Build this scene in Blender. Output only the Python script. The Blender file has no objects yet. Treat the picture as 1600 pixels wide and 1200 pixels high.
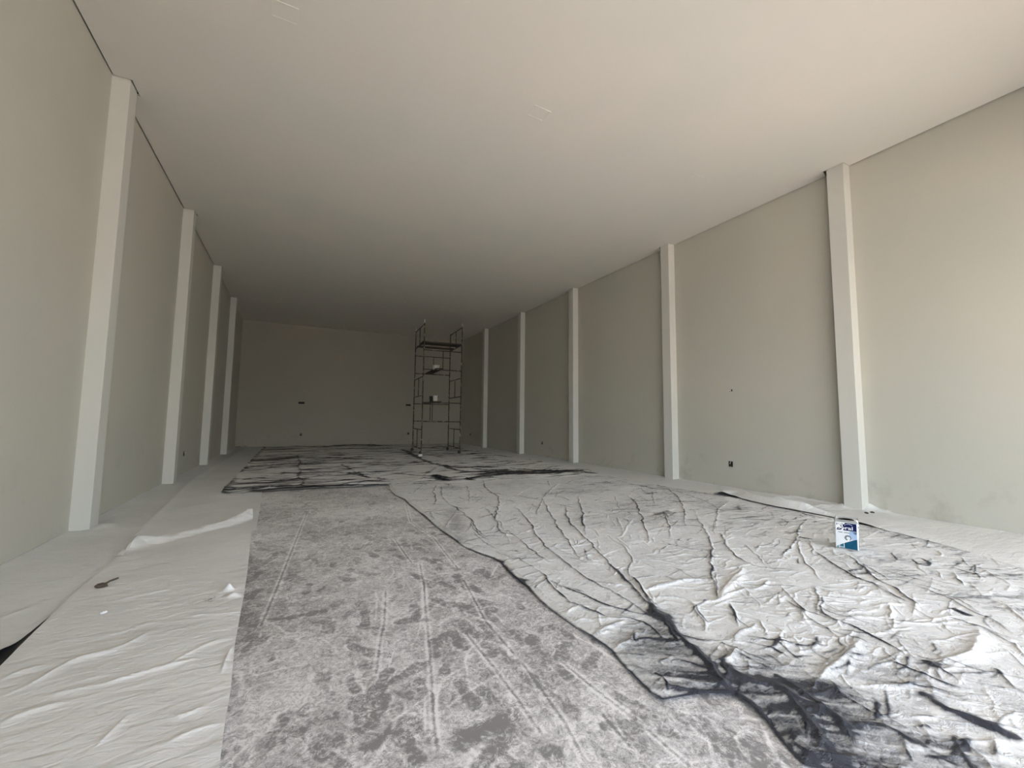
import bpy, bmesh, math, random
import numpy as np
from mathutils import Matrix, Vector

# ------------------------------------------------------------------ camera
scene = bpy.context.scene
COL = scene.collection
F_PX, YAW, PITCH, ROLL, CAM_H = 657.09, 0.4746, 0.0831, 0.0111, 1.5
_cy, _sy, _cp, _sp = math.cos(YAW), math.sin(YAW), math.cos(PITCH), math.sin(PITCH)
_f = Vector((_sy*_cp, _cy*_cp, _sp)); _r = Vector((_cy, -_sy, 0)); _u = _r.cross(_f)
_r2 = _r*math.cos(ROLL) + _u*math.sin(ROLL); _u2 = -_r*math.sin(ROLL) + _u*math.cos(ROLL)
cam_data = bpy.data.cameras.new('camera'); cam = bpy.data.objects.new('camera', cam_data); COL.objects.link(cam)
cam_data.sensor_width = 36.0; cam_data.lens = F_PX/1600*36.0; cam_data.clip_start = 0.02; cam_data.clip_end = 500
cam.matrix_world = Matrix(((_r2.x, _u2.x, -_f.x, 0), (_r2.y, _u2.y, -_f.y, 0), (_r2.z, _u2.z, -_f.z, CAM_H), (0, 0, 0, 1)))
scene.camera = cam

# ------------------------------------------------------------------ light
scene.view_settings.view_transform = 'Standard'; scene.view_settings.look = 'None'
scene.view_settings.gamma = 1.0; scene.view_settings.use_curve_mapping = False
scene.view_settings.exposure = 1.6
SUN_STRENGTH, SKY_STRENGTH = 13.0, 0.95
world = bpy.data.worlds.new('sky'); scene.world = world; world.use_nodes = True
wn = world.node_tree.nodes; wl = world.node_tree.links
bg = wn['Background']; sky = wn.new('ShaderNodeTexSky'); sky.sky_type = 'NISHITA'
sky.sun_disc = False; sky.sun_elevation = math.radians(58); sky.sun_rotation = math.radians(20)
sky.dust_density = 2.0; sky.air_density = 1.0
veil = wn.new('ShaderNodeMix'); veil.data_type = 'RGBA'; veil.inputs[0].default_value = 0.72     # thin bright cloud veil
wl.new(sky.outputs[0], veil.inputs[6]); veil.inputs[7].default_value = (1.46, 1.50, 1.53, 1)
wl.new(veil.outputs[2], bg.inputs[0]); bg.inputs[1].default_value = SKY_STRENGTH
sun_data = bpy.data.lights.new('sun', 'SUN'); sun_data.energy = SUN_STRENGTH; sun_data.angle = math.radians(0.6)
sun_data.color = (1.0, 0.96, 0.90)
sun = bpy.data.objects.new('sun', sun_data); COL.objects.link(sun)
sun.location = (3, 12, 30)
sun.rotation_euler = Vector((-0.40, -0.36, -1.0)).to_track_quat('-Z', 'Y').to_euler()   # stands behind the building

# ------------------------------------------------------------------ helpers
rng = np.random.default_rng(7)
_MT = np.array([[_r2.x, _r2.y, _r2.z], [_u2.x, _u2.y, _u2.z], [_f.x, _f.y, _f.z]])
def fl(x, y):
    """photograph position -> point on the floor (metres)"""
    d = _MT.T @ np.array([(x-800)/F_PX, -(y-600)/F_PX, 1.0]); t = -CAM_H/d[2]
    return np.array([d[0]*t, d[1]*t])
def fls(pts, ox=0, oy=0, s=1.0): return np.array([fl(ox+px/s, oy+py/s) for px, py in pts])

def tag(o, label=None, cat=None, group=None, kind=None):
    if label: o['label'] = label
    if cat: o['category'] = cat
    if group: o['group'] = group
    if kind: o['kind'] = kind
    return o
def link(name, me, mat=None, parent=None):
    o = bpy.data.objects.new(name, me); COL.objects.link(o)
    if mat is not None and not me.materials: me.materials.append(mat)
    if parent is not None: o.parent = parent
    return o
def empty(name, loc=(0, 0, 0), rz=0.0):
    o = bpy.data.objects.new(name, None); COL.objects.link(o); o.location = loc; o.rotation_euler = (0, 0, rz)
    o.empty_display_size = 0.1
    return o
def build(name, bm, mat, parent=None, smooth=False):
    bmesh.ops.recalc_face_normals(bm, faces=bm.faces[:])
    me = bpy.data.meshes.new(name); bm.to_mesh(me); bm.free()
    if smooth: me.shade_smooth()
    return link(name, me, mat, parent)
def box(bm, x0, x1, y0, y1, z0, z1, bev=0.0):
    r = bmesh.ops.create_cube(bm, size=1.0, matrix=Matrix.Translation(((x0+x1)/2, (y0+y1)/2, (z0+z1)/2)) @ Matrix.Diagonal((x1-x0, y1-y0, z1-z0, 1)))
    if bev:
        es = list({e for v in r['verts'] for e in v.link_edges})
        bmesh.ops.bevel(bm, geom=es, offset=bev, segments=2, affect='EDGES', profile=0.5)
def tube(bm, a, b, r, n=8, caps=True, r2=None):
    a, b = Vector(a), Vector(b); d = b-a
    m = Matrix.Translation((a+b)/2) @ d.to_track_quat('Z', 'Y').to_matrix().to_4x4()
    bmesh.ops.create_cone(bm, cap_ends=caps, segments=n, radius1=r, radius2=r if r2 is None else r2, depth=d.length, matrix=m)
def path_tube(bm, pts, r, n=6):
    pts = [Vector(p) for p in pts]; rings = []
    for i, p in enumerate(pts):
        t = (pts[min(i+1, len(pts)-1)] - pts[max(i-1, 0)]).normalized(); q = t.to_track_quat('Z', 'Y')
        rings.append([bm.verts.new(p + q @ Vector((r*math.cos(2*math.pi*k/n), r*math.sin(2*math.pi*k/n), 0))) for k in range(n)])
    for A, B in zip(rings, rings[1:]):
        for k in range(n): bm.faces.new((A[k], A[(k+1) % n], B[(k+1) % n], B[k]))
    bm.faces.new(rings[0][::-1]); bm.faces.new(rings[-1])
def lathe(bm, prof, n=20, c=(0, 0, 0)):
    rings = [[bm.verts.new((c[0]+r*math.cos(2*math.pi*k/n), c[1]+r*math.sin(2*math.pi*k/n), c[2]+z)) for k in range(n)] for r, z in prof]
    for A, B in zip(rings, rings[1:]):
        for k in range(n): bm.faces.new((A[k], A[(k+1) % n], B[(k+1) % n], B[k]))
    bm.faces.new(rings[0][::-1]); bm.faces.new(rings[-1])

# ------------------------------------------------------------------ materials
def mat_new(name):
    m = bpy.data.materials.new(name); m.use_nodes = True
    return m, m.node_tree.nodes, m.node_tree.links, m.node_tree.nodes['Principled BSDF']
def noise_node(n, l, scale, detail=4, rough=0.55, coord=None, dist=0.0):
    t = n.new('ShaderNodeTexNoise'); t.inputs['Scale'].default_value = scale; t.inputs['Detail'].default_value = detail
    t.inputs['Roughness'].default_value = rough; t.inputs['Distortion'].default_value = dist
    if coord is not None: l.new(coord, t.inputs['Vector'])
    return t
def maprange(n, l, src, a, b, c, d, smooth=False):
    m = n.new('ShaderNodeMapRange'); m.inputs[1].default_value = a; m.inputs[2].default_value = b
    m.inputs[3].default_value = c; m.inputs[4].default_value = d; m.clamp = True
    if smooth: m.interpolation_type = 'SMOOTHSTEP'
    l.new(src, m.inputs[0]); return m.outputs[0]
def mixcol(n, l, fac, c1, c2):
    m = n.new('ShaderNodeMix'); m.data_type = 'RGBA'
    if isinstance(fac, float): m.inputs[0].default_value = fac
    else: l.new(fac, m.inputs[0])
    for i, c in ((6, c1), (7, c2)):
        if isinstance(c, tuple): m.inputs[i].default_value = (*c, 1)
        else: l.new(c, m.inputs[i])
    return m.outputs[2]
def math_node(n, l, op, a, b):
    m = n.new('ShaderNodeMath'); m.operation = op
    for i, v in enumerate((a, b)):
        if isinstance(v, (int, float)): m.inputs[i].default_value = v
        else: l.new(v, m.inputs[i])
    return m.outputs[0]
def bump(n, l, bsdf, src, strength, dist, prev=None):
    b = n.new('ShaderNodeBump'); b.inputs['Strength'].default_value = strength; b.inputs['Distance'].default_value = dist
    l.new(src, b.inputs['Height'])
    if prev is not None: l.new(prev, b.inputs['Normal'])
    l.new(b.outputs[0], bsdf.inputs['Normal']); return b.outputs[0]
def plain(name, col, rough=0.6, metal=0.0, var=0.08, scale=12.0, bumps=0.0, spec=0.5):
    m, n, l, b = mat_new(name); g = n.new('ShaderNodeNewGeometry').outputs['Position']
    t = noise_node(n, l, scale, 5, 0.6, g)
    f = maprange(n, l, t.outputs[0], 0.3, 0.7, 0, 1)
    l.new(mixcol(n, l, f, tuple(c*(1-var) for c in col), tuple(min(1, c*(1+var)) for c in col)), b.inputs['Base Color'])
    b.inputs['Roughness'].default_value = rough; b.inputs['Metallic'].default_value = metal
    b.inputs['Specular IOR Level'].default_value = spec
    if bumps: bump(n, l, b, t.outputs[0], bumps, 0.01)
    return m
def wall_mat(name, col, stain=True, rough=0.75):
    m, n, l, b = mat_new(name); g = n.new('ShaderNodeNewGeometry').outputs['Position']
    big = noise_node(n, l, 0.55, 3, 0.5, g); f = maprange(n, l, big.outputs[0], 0.3, 0.7, 0, 1)
    c = mixcol(n, l, f, tuple(v*k for v, k in zip(col, (0.965, 0.985, 0.985))), tuple(v*k for v, k in zip(col, (1.03, 1.01, 1.0))))
    if stain:   # scuffs of plaster dust and damp marks low on the walls
        sep = n.new('ShaderNodeSeparateXYZ'); l.new(g, sep.inputs[0])
        low = maprange(n, l, sep.outputs[2], 0.15, 1.15, 1, 0)
        st = noise_node(n, l, 1.6, 6, 0.65, g); sm = maprange(n, l, st.outputs[0], 0.56, 0.74, 0, 0.5)
        c = mixcol(n, l, math_node(n, l, 'MULTIPLY', low, sm), c, tuple(v*0.55 for v in col))
    l.new(c, b.inputs['Base Color']); b.inputs['Roughness'].default_value = rough; b.inputs['Specular IOR Level'].default_value = 0.25
    fine = noise_node(n, l, 55, 4, 0.6, g); mid = noise_node(n, l, 2.2, 3, 0.5, g)
    p = bump(n, l, b, mid.outputs[0], 0.25, 0.02); bump(n, l, b, fine.outputs[0], 0.15, 0.003, p)
    return m
def sheet_paper(name, col):
    m, n, l, b = mat_new(name); g = n.new('ShaderNodeNewGeometry').outputs['Position']
    big = noise_node(n, l, 1.2, 4, 0.6, g); f = maprange(n, l, big.outputs[0], 0.32, 0.7, 0, 1)
    c = mixcol(n, l, f, tuple(v*0.93 for v in col), tuple(v*1.03 for v in col))
    sp = noise_node(n, l, 38, 3, 0.7, g); sf = maprange(n, l, sp.outputs[0], 0.68, 0.76, 0, 0.35)
    c = mixcol(n, l, sf, c, tuple(v*0.62 for v in col))
    l.new(c, b.inputs['Base Color']); b.inputs['Roughness'].default_value = 0.8; b.inputs['Specular IOR Level'].default_value = 0.2
    mp = n.new('ShaderNodeMapping'); mp.inputs['Rotation'].default_value = (0, 0, math.radians(25)); mp.inputs['Scale'].default_value = (1.0, 2.6, 1.0)
    l.new(g, mp.inputs[0])
    cr = noise_node(n, l, 5.0, 6, 0.6, mp.outputs[0], 0.6); fi = noise_node(n, l, 40, 3, 0.6, g)
    p = bump(n, l, b, cr.outputs[0], 0.6, 0.03); bump(n, l, b, fi.outputs[0], 0.35, 0.005, p)
    return m
def dusty_plastic(name, white, dark, fine=26.0, stretch=(1, 1, 1), turn=0.0, big=0.6):
    """black polythene under a coat of white sanding dust; the mesh attribute says where the dust has come off"""
    m, n, l, b = mat_new(name); g = n.new('ShaderNodeNewGeometry').outputs['Position']
    at = n.new('ShaderNodeAttribute'); at.attribute_name = 'dust'
    mp = n.new('ShaderNodeMapping'); mp.inputs['Scale'].default_value = stretch; mp.inputs['Rotation'].default_value = (0, 0, turn); l.new(g, mp.inputs[0])
    n1 = noise_node(n, l, fine, 8, 0.7, mp.outputs[0], 0.9); n2 = noise_node(n, l, 2.8, 5, 0.65, mp.outputs[0])
    s = math_node(n, l, 'MULTIPLY', math_node(n, l, 'SUBTRACT', n1.outputs[0], 0.5), 1.25)
    s = math_node(n, l, 'ADD', s, math_node(n, l, 'MULTIPLY', math_node(n, l, 'SUBTRACT', n2.outputs[0], 0.5), big))
    f = maprange(n, l, math_node(n, l, 'ADD', at.outputs['Fac'], s), 0.0, 0.85, 0, 1)
    tint = noise_node(n, l, 4.0, 3, 0.5, g); w = mixcol(n, l, maprange(n, l, tint.outputs[0], 0.35, 0.65, 0, 1), tuple(v*0.92 for v in white), white)
    l.new(mixcol(n, l, f, dark, w), b.inputs['Base Color'])
    l.new(maprange(n, l, f, 0, 1, 0.38, 0.72), b.inputs['Roughness']); b.inputs['Specular IOR Level'].default_value = 0.35
    cr = noise_node(n, l, 9, 5, 0.6, g, 1.0); vo = n.new('ShaderNodeTexVoronoi'); vo.feature = 'DISTANCE_TO_EDGE'; vo.inputs['Scale'].default_value = 6.0
    wv = n.new('ShaderNodeVectorMath'); wv.operation = 'MULTIPLY_ADD'; l.new(cr.outputs['Color'], wv.inputs[0]); wv.inputs[1].default_value = (0.5, 0.5, 0); l.new(g, wv.inputs[2]); l.new(wv.outputs[0], vo.inputs['Vector'])
    p = bump(n, l, b, maprange(n, l, vo.outputs['Distance'], 0, 0.1, 1, 0), 0.35, 0.008)
    p = bump(n, l, b, cr.outputs[0], 0.5, 0.03, p); bump(n, l, b, n1.outputs[0], 0.3, 0.006, p)
    return m
def floor_mat():
    m, n, l, b = mat_new('dusty_concrete'); g = n.new('ShaderNodeNewGeometry').outputs['Position']
    at = n.new('ShaderNodeAttribute'); at.attribute_name = 'dust'
    n1 = noise_node(n, l, 17, 9, 0.74, g, 1.6); n2 = noise_node(n, l, 3.0, 4, 0.6, g); n3 = noise_node(n, l, 60, 4, 0.75, g, 1.5)
    s = math_node(n, l, 'MULTIPLY', math_node(n, l, 'SUBTRACT', n1.outputs[0], 0.5), 2.3)
    s = math_node(n, l, 'ADD', s, math_node(n, l, 'MULTIPLY', math_node(n, l, 'SUBTRACT', n2.outputs[0], 0.5), 0.6))
    s = math_node(n, l, 'ADD', s, math_node(n, l, 'MULTIPLY', math_node(n, l, 'SUBTRACT', n3.outputs[0], 0.5), 1.3))
    n4 = noise_node(n, l, 11, 4, 0.6, g, 2.2); n5 = noise_node(n, l, 6, 3, 0.6, g)
    rd = math_node(n, l, 'ABSOLUTE', math_node(n, l, 'SUBTRACT', n4.outputs[0], 0.5), 0)
    ln = math_node(n, l, 'MULTIPLY', maprange(n, l, rd, 0.0, 0.03, 0.55, 0), maprange(n, l, n5.outputs[0], 0.42, 0.6, 0, 1))
    s = math_node(n, l, 'ADD', s, ln)
    f = maprange(n, l, math_node(n, l, 'ADD', at.outputs['Fac'], s), 0.12, 0.98, 0, 1)
    l.new(mixcol(n, l, f, (0.25, 0.24, 0.235), (0.84, 0.82, 0.81)), b.inputs['Base Color'])
    b.inputs['Roughness'].default_value = 0.78; b.inputs['Specular IOR Level'].default_value = 0.25
    bump(n, l, b, n1.outputs[0], 0.2, 0.004)
    return m
M_WALL = wall_mat('wall_paint', (0.55, 0.53, 0.46))
M_WALLB = wall_mat('back_wall_tone', (0.43, 0.40, 0.335))  # darker version of the wall tone, used on the back wall alone
M_COLUMN = wall_mat('column_paint', (0.65, 0.635, 0.58), stain=False)
M_CEIL = wall_mat('ceiling_paint', (0.80, 0.765, 0.70), stain=False)
M_DARK = plain('dark_cavity', (0.03, 0.027, 0.022), 0.9)
M_PAPER = sheet_paper('white_paper_sheet', (0.80, 0.80, 0.78))
M_PAPER2 = sheet_paper('bright_paper_sheet', (0.82, 0.81, 0.79))
M_PLASTIC = dusty_plastic('dusty_black_plastic', (0.80, 0.80, 0.785), (0.040, 0.044, 0.056), 24.0, (0.8, 1.5, 1), 0.6)
M_PLASTIC2 = dusty_plastic('streaked_black_plastic', (0.88, 0.87, 0.845), (0.020, 0.022, 0.026), 5.0, (0.8, 3.6, 1), 0.0, 0.9)
M_FLOOR = floor_mat()
M_PAVE = plain('sunlit_pavement', (0.42, 0.37, 0.32), 0.9, scale=2.0, var=0.15)

# ------------------------------------------------------------------ room shell
XL, XR, H, YB, YF = -2.5, 8.888, 6.227, 24.18, -0.55
LY = [7.475, 11.718, 15.765, 19.796]; RY = [3.763, 7.813, 12.158, 16.10, 20.08]
PL, PR, CW = 0.202, 0.218, 0.27
TOP = H+0.30
def slab(name, x0, x1, y0, y1, z0, z1, mat, label):
    bm = bmesh.new(); box(bm, x0, x1, y0, y1, z0, z1); return tag(build(name, bm, mat), label, kind='structure')
slab('wall_left', XL-0.2, XL, YF, YB+0.2, -0.02, TOP, M_WALL, 'long beige wall on the left with pale columns')
slab('wall_right', XR, XR+0.2, YF, YB+0.2, -0.02, TOP, M_WALL, 'long beige wall on the right with pale columns')
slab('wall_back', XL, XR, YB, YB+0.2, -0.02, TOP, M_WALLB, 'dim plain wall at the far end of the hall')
# front: wide street opening behind the photographer
bm = bmesh.new()
box(bm, XL-0.2, XL+1.8, YF-0.2, YF, 0, TOP); box(bm, XR-0.35, XR+0.2, YF-0.2, YF, 0, TOP); box(bm, XL+1.8, XR-0.35, YF-0.2, YF, 4.7, TOP)
tag(build('wall_front', bm, M_WALL), 'front wall around the wide street opening', kind='structure')
slab('trim_10', XL-0.2, XR+0.2, YF-0.2, YB+0.2, TOP, TOP+0.15, M_DARK, 'dark roof slab above the plaster ceiling')
for i, y in enumerate(LY):
    bm = bmesh.new(); box(bm, XL-0.01, XL+PL, y, y+CW, -0.01, TOP, 0.004)
    tag(build('trim_%d' % (i+1), bm, M_COLUMN), 'pale square column against the left wall, number %s from the front' % ['one', 'two', 'three', 'four'][i], kind='structure')
for i, y in enumerate(RY):
    bm = bmesh.new(); box(bm, XR-PR, XR+0.01, y, y+CW, -0.01, TOP, 0.004)
    tag(build('trim_%d' % (i+5), bm, M_COLUMN), 'pale square column against the right wall, number %s from the front' % ['one', 'two', 'three', 'four', 'five'][i], kind='structure')
# ceiling board with a shadow gap all round, notched around the columns
G = 0.022
pts = [(XL+G, YF+0.01)]
for y in LY:
    pts += [(XL+G, y-G), (XL+PL+G, y-G), (XL+PL+G, y+CW+0.05), (XL+G, y+CW+0.05)]
pts += [(XL+G, YB-0.004), (XR-G, YB-0.004)]
for y in reversed(RY):
    pts += [(XR-G, y+CW+0.10), (XR-PR-G*0.6, y+CW+0.05), (XR-PR-G*0.6, y-G*0.6), (XR-G, y-G*0.6)]
pts += [(XR-G, YF+0.01)]
bm = bmesh.new(); vs = [bm.verts.new((x, y, H)) for x, y in pts]; f = bm.faces.new(vs)
ex = bmesh.ops.extrude_face_region(bm, geom=[f]); bmesh.ops.translate(bm, verts=[v for v in ex['geom'] if isinstance(v, bmesh.types.BMVert)], vec=(0, 0, 0.03))
bmesh.ops.triangulate(bm, faces=[f for f in bm.faces if len(f.verts) > 4])
tag(build('ceiling', bm, M_CEIL), 'smooth plaster ceiling with a thin shadow gap round its edge', kind='structure')
# unseen canopy added to cut near sky light, and the ground outside the opening
slab('trim_13', XL-0.2, XR+0.2, YF-4.7, YF-0.2, 4.7, 4.9, M_CEIL, 'added canopy slab shading the pavement outside the opening')
bm = bmesh.new(); box(bm, -60, 70, -24, YF, -0.12, -0.02)
tag(build('trim_11', bm, M_PAVE), 'pale pavement outside the street opening', kind='structure')
bm = bmesh.new(); box(bm, -60, 70, -90, -24, -0.20, -0.10)
tag(build('trim_12', bm, plain('asphalt', (0.13, 0.125, 0.12), 0.9, scale=3.0)), 'asphalt street beyond the pavement', kind='structure')

# ------------------------------------------------------------------ numpy surface tools
_TAB = rng.random((256, 256))
def vnoise(x, y, seed=0):
    x = x+seed*17.13; y = y+seed*9.71
    xi = np.floor(x).astype(int); yi = np.floor(y).astype(int); fx = x-xi; fy = y-yi
    fx = fx*fx*(3-2*fx); fy = fy*fy*(3-2*fy)
    a = _TAB[xi & 255, yi & 255]; b = _TAB[(xi+1) & 255, yi & 255]; c = _TAB[xi & 255, (yi+1) & 255]; d = _TAB[(xi+1) & 255, (yi+1) & 255]
    return (a*(1-fx)+b*fx)*(1-fy)+(c*(1-fx)+d*fx)*fy
def fbm(x, y, octv=4, seed=0, gain=0.5):
    s = 0; a = 1; t = 0
    for k in range(octv):
        s = s+a*vnoise(x*2**k, y*2**k, seed+k); t += a; a *= gain
    return s/t
def dist_poly(X, Y, pl):
    d = np.full(X.shape, 1e9)
    for (x0, y0), (x1, y1) in zip(pl[:-1], pl[1:]):
        dx, dy = x1-x0, y1-y0; L = dx*dx+dy*dy+1e-12
        t = np.clip(((X-x0)*dx+(Y-y0)*dy)/L, 0, 1)
        d = np.minimum(d, np.hypot(X-x0-t*dx, Y-y0-t*dy))
    return d
def smooth_line(pl, n=3):
    pl = np.asarray(pl, float)
    for _ in range(n-1):
        q = [pl[0]]
        for a, b in zip(pl[:-1], pl[1:]): q += [a*0.75+b*0.25, a*0.25+b*0.75]
        q.append(pl[-1]); pl = np.array(q)
    return pl
def near_mask(X, Y, pl, r):
    a = pl.min(0)-r; b = pl.max(0)+r
    return (X > a[0]) & (X < b[0]) & (Y > a[1]) & (Y < b[1])
def crease(S, pl, w, h, dw=0.0, dk=0.0, sharp=True, taper=True, brk=0.0):
    X, Y, Z, D = S[:4]; r = max(w*5, dw*3); m = near_mask(X, Y, pl, r)
    if not m.any(): return
    d = dist_poly(*((S[4][m], S[5][m]) if len(S) > 4 else (X[m], Y[m])), pl); nb = 1.0
    if len(S) > 4: nb = np.clip(0.25+1.5*S[6][m], 0, 1.4)
    if taper:
        e = np.minimum(np.hypot(X[m]-pl[0][0], Y[m]-pl[0][1]), np.hypot(X[m]-pl[-1][0], Y[m]-pl[-1][1]))
        L = np.hypot(*(np.diff(pl, axis=0).T)).sum(); tp = np.clip(e/(0.25*L)+0.25, 0, 1)
    else: tp = 1.0
    if h: Z[m] += h*tp*(np.exp(-d/w) if sharp else np.exp(-(d/w)**2))
    if dk: D[m] -= dk*tp*nb*np.exp(-(d/(dw*(0.6+0.5*nb)))**2)
def in_poly(X, Y, P):
    c = np.zeros(X.shape, bool); n = len(P)
    for i in range(n):
        x0, y0 = P[i]; x1, y1 = P[(i+1) % n]
        if y0 == y1: continue
        c ^= ((y0 > Y) != (y1 > Y)) & (X < (x1-x0)*(Y-y0)/(y1-y0)+x0)
    return c
def soft_poly(X, Y, P, soft):
    P = np.asarray(P); out = np.zeros(X.shape); m = near_mask(X, Y, P, soft)
    if m.any():
        d = dist_poly(X[m], Y[m], np.vstack([P, P[:1]])); s = np.where(in_poly(X[m], Y[m], P), d, -d)
        t = np.clip(s/soft*0.5+0.5, 0, 1); out[m] = t*t*(3-2*t)
    return out
def resample(pl, n):
    pl = np.asarray(pl, float); r = np.hypot(pl[:, 0], pl[:, 1])
    seg = np.hypot(*(np.diff(pl, axis=0).T))/((r[1:]+r[:-1])/2)       # finer where nearer
    s = np.concatenate([[0], np.cumsum(seg)]); s /= s[-1]
    # subdivide so that interpolation in s follows distance smoothly
    fine = []; fs = []
    for i in range(len(pl)-1):
        for k in range(20): fine.append(pl[i]+(pl[i+1]-pl[i])*k/20)
    fine.append(pl[-1]); fine = np.array(fine); r = np.hypot(fine[:, 0], fine[:, 1])
    seg = np.hypot(*(np.diff(fine, axis=0).T))/((r[1:]+r[:-1])/2); s = np.concatenate([[0], np.cumsum(seg)]); s /= s[-1]
    t = np.linspace(0, 1, n)
    return np.stack([np.interp(t, s, fine[:, 0]), np.interp(t, s, fine[:, 1])], 1)
def coons(near, far, left, right, nu, nv):
    """near/far run left to right, left/right run near to far"""
    N, Fr, L, Rr = resample(near, nu), resample(far, nu), resample(left, nv), resample(right, nv)
    u = np.linspace(0, 1, nu)[None, :, None]; v = np.linspace(0, 1, nv)[:, None, None]
    P = (1-v)*N[None]+v*Fr[None]+(1-u)*L[:, None]+u*Rr[:, None]
    P -= (1-u)*(1-v)*N[0]+u*(1-v)*N[-1]+(1-u)*v*Fr[0]+u*v*Fr[-1]
    return P[..., 0].copy(), P[..., 1].copy()
def grid_mesh(name, X, Y, Z, mat, dust=None, parent=None):
    nv, nu = X.shape; me = bpy.data.meshes.new(name)
    co = np.stack([X, Y, Z], -1).reshape(-1, 3).astype(np.float32)
    i = np.arange(nv*nu).reshape(nv, nu); q = np.stack([i[:-1, :-1], i[:-1, 1:], i[1:, 1:], i[1:, :-1]], -1).reshape(-1, 4).astype(np.int32)
    me.vertices.add(len(co)); me.vertices.foreach_set('co', co.ravel())
    me.loops.add(q.size); me.loops.foreach_set('vertex_index', q.ravel())
    me.polygons.add(len(q)); me.polygons.foreach_set('loop_start', np.arange(0, q.size, 4, dtype=np.int32))
    me.update(calc_edges=True); me.shade_smooth()
    if dust is not None:
        a = me.attributes.new('dust', 'FLOAT', 'POINT'); a.data.foreach_set('value', np.clip(dust, -0.6, 1.5).astype(np.float32).ravel())
    return link(name, me, mat, parent)

# ------------------------------------------------------------------ floor with footprints in the dust
yn = 1.0*(10.6/1.0)**np.linspace(0, 1, 520); xn = np.linspace(-0.7, 2.5, 560)
xs = np.concatenate([[XL-0.1, -1.6], xn, [4, 6.5, XR+0.1]]); ys = np.concatenate([[YF-0.2, 0.3], yn, [14, 19, YB+0.1]])
X, Y = np.meshgrid(xs, ys); Z = np.zeros_like(X)
D = 0.44+0.65*(fbm(X*1.1, Y*1.1, 4, 3)-0.5)
near = 1/(1+np.exp((Y-5.6)*1.2)); D += (1-near)*0.22           # thicker even dust further in
S = (X, Y, Z, D)
for cx, cy, r, a in ((fl(690, 905), 0, 0, 0),) if False else [(*fl(720, 925), 0.55, 0.22), (*fl(590, 965), 0.35, 0.2), (*fl(430, 1010), 0.3, 0.25), (*fl(420, 1110), 0.25, 0.25), (*fl(560, 1060), 0.3, 0.12), (*fl(1180, 1130), 0.22, 0.18), (*fl(960, 1020), 0.2, 0.1)]:
    D += a*np.exp(-((X-cx)**2+(Y-cy)**2)/(r*r))*(0.6+0.8*fbm(X*6, Y*6, 3, 5))
def footprint(cx, cy, ang, depth, L=0.29, seed=0):
    W = L*0.19; m = (np.abs(X-cx) < L*0.75) & (np.abs(Y-cy) < L*0.75)
    if not m.any(): return
    ca, sa = math.cos(ang), math.sin(ang); a = (X[m]-cx)*ca+(Y[m]-cy)*sa; b = -(X[m]-cx)*sa+(Y[m]-cy)*ca
    fore = np.hypot((a-L*0.2)/(L*0.30), b/W); heel = np.hypot((a+L*0.33)/(L*0.18), b/(W*0.78)); waist = np.maximum(np.abs(a+L*0.1)/(L*0.22), np.abs(b)/(W*0.6))
    e = np.minimum(np.minimum(fore, heel), waist)+0.5*(fbm(X[m]*26, Y[m]*26, 3, seed)-0.5)
    part = fbm(X[m]*7+seed, Y[m]*7, 2, seed+3)
    ins = np.clip((1.0-e)/0.22, 0, 1)*np.clip((part-0.28)*4, 0.15, 1); rim = np.exp(-((e-1.15)/0.13)**2)
    tread = 0.8+0.2*np.sin(a*150)
    D[m] += -depth*ins*tread+0.14*rim*np.clip(part*2-0.4, 0, 1)
rs = random.Random(11)
for k in range(520):
    t = rs.random(); cy = 1.15+8.2*t**1.35; cx = rs.uniform(-0.5, 2.4)
    ang = rs.choice((math.pi/2, -math.pi/2, math.pi/2, rs.uniform(0, 6.28)))+rs.gauss(0, 0.45)
    footprint(cx, cy, ang, rs.choice((0.12, 0.2, 0.3, 0.42))*(1 if cy < 5.5 else 0.5), rs.uniform(0.26, 0.31), k % 90)
for px, py, a2 in ((648, 955, 100), (715, 1000, -50), (730, 1085, -55), (700, 1035, 70), (760, 1010, -60), (625, 870, -20), (590, 1110, 70), (640, 1050, 30), (1150, 1180, -60), (850, 1165, -45), (985, 1100, -30), (1110, 1120, -35), (480, 960, 10), (770, 1095, -45)):
    c = fl(px, py); d = fl(px+10*math.cos(math.radians(a2)), py-10*math.sin(math.radians(a2)))-c
    footprint(c[0], c[1], math.atan2(d[1], d[0]), 0.5, 0.29, px % 50)
D0 = 0.10+0.5*fbm(X*9, Y*9, 4, 91)-0.25; D[:] = np.maximum(D, D0)
def track(pl, w, lite, dk=0.0, dbl=0.0):
    pl = np.asarray(pl); crease(S, pl, 0.01, 0, w, -lite, taper=False)
    if dbl:
        for sgn in (1,): crease(S, pl+np.array([dbl*sgn, 0]), 0.01, 0, w, -lite*0.8, taper=False); crease(S, pl+np.array([dbl*0.5, 0]), 0.01, 0, w*0.8, dk, taper=False)
T6 = lambda p: fls(p, 400, 680, 4); T10 = lambda p: fls(p, 400, 900, 4); T11 = lambda p: fls(p, 800, 900, 4)
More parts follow.
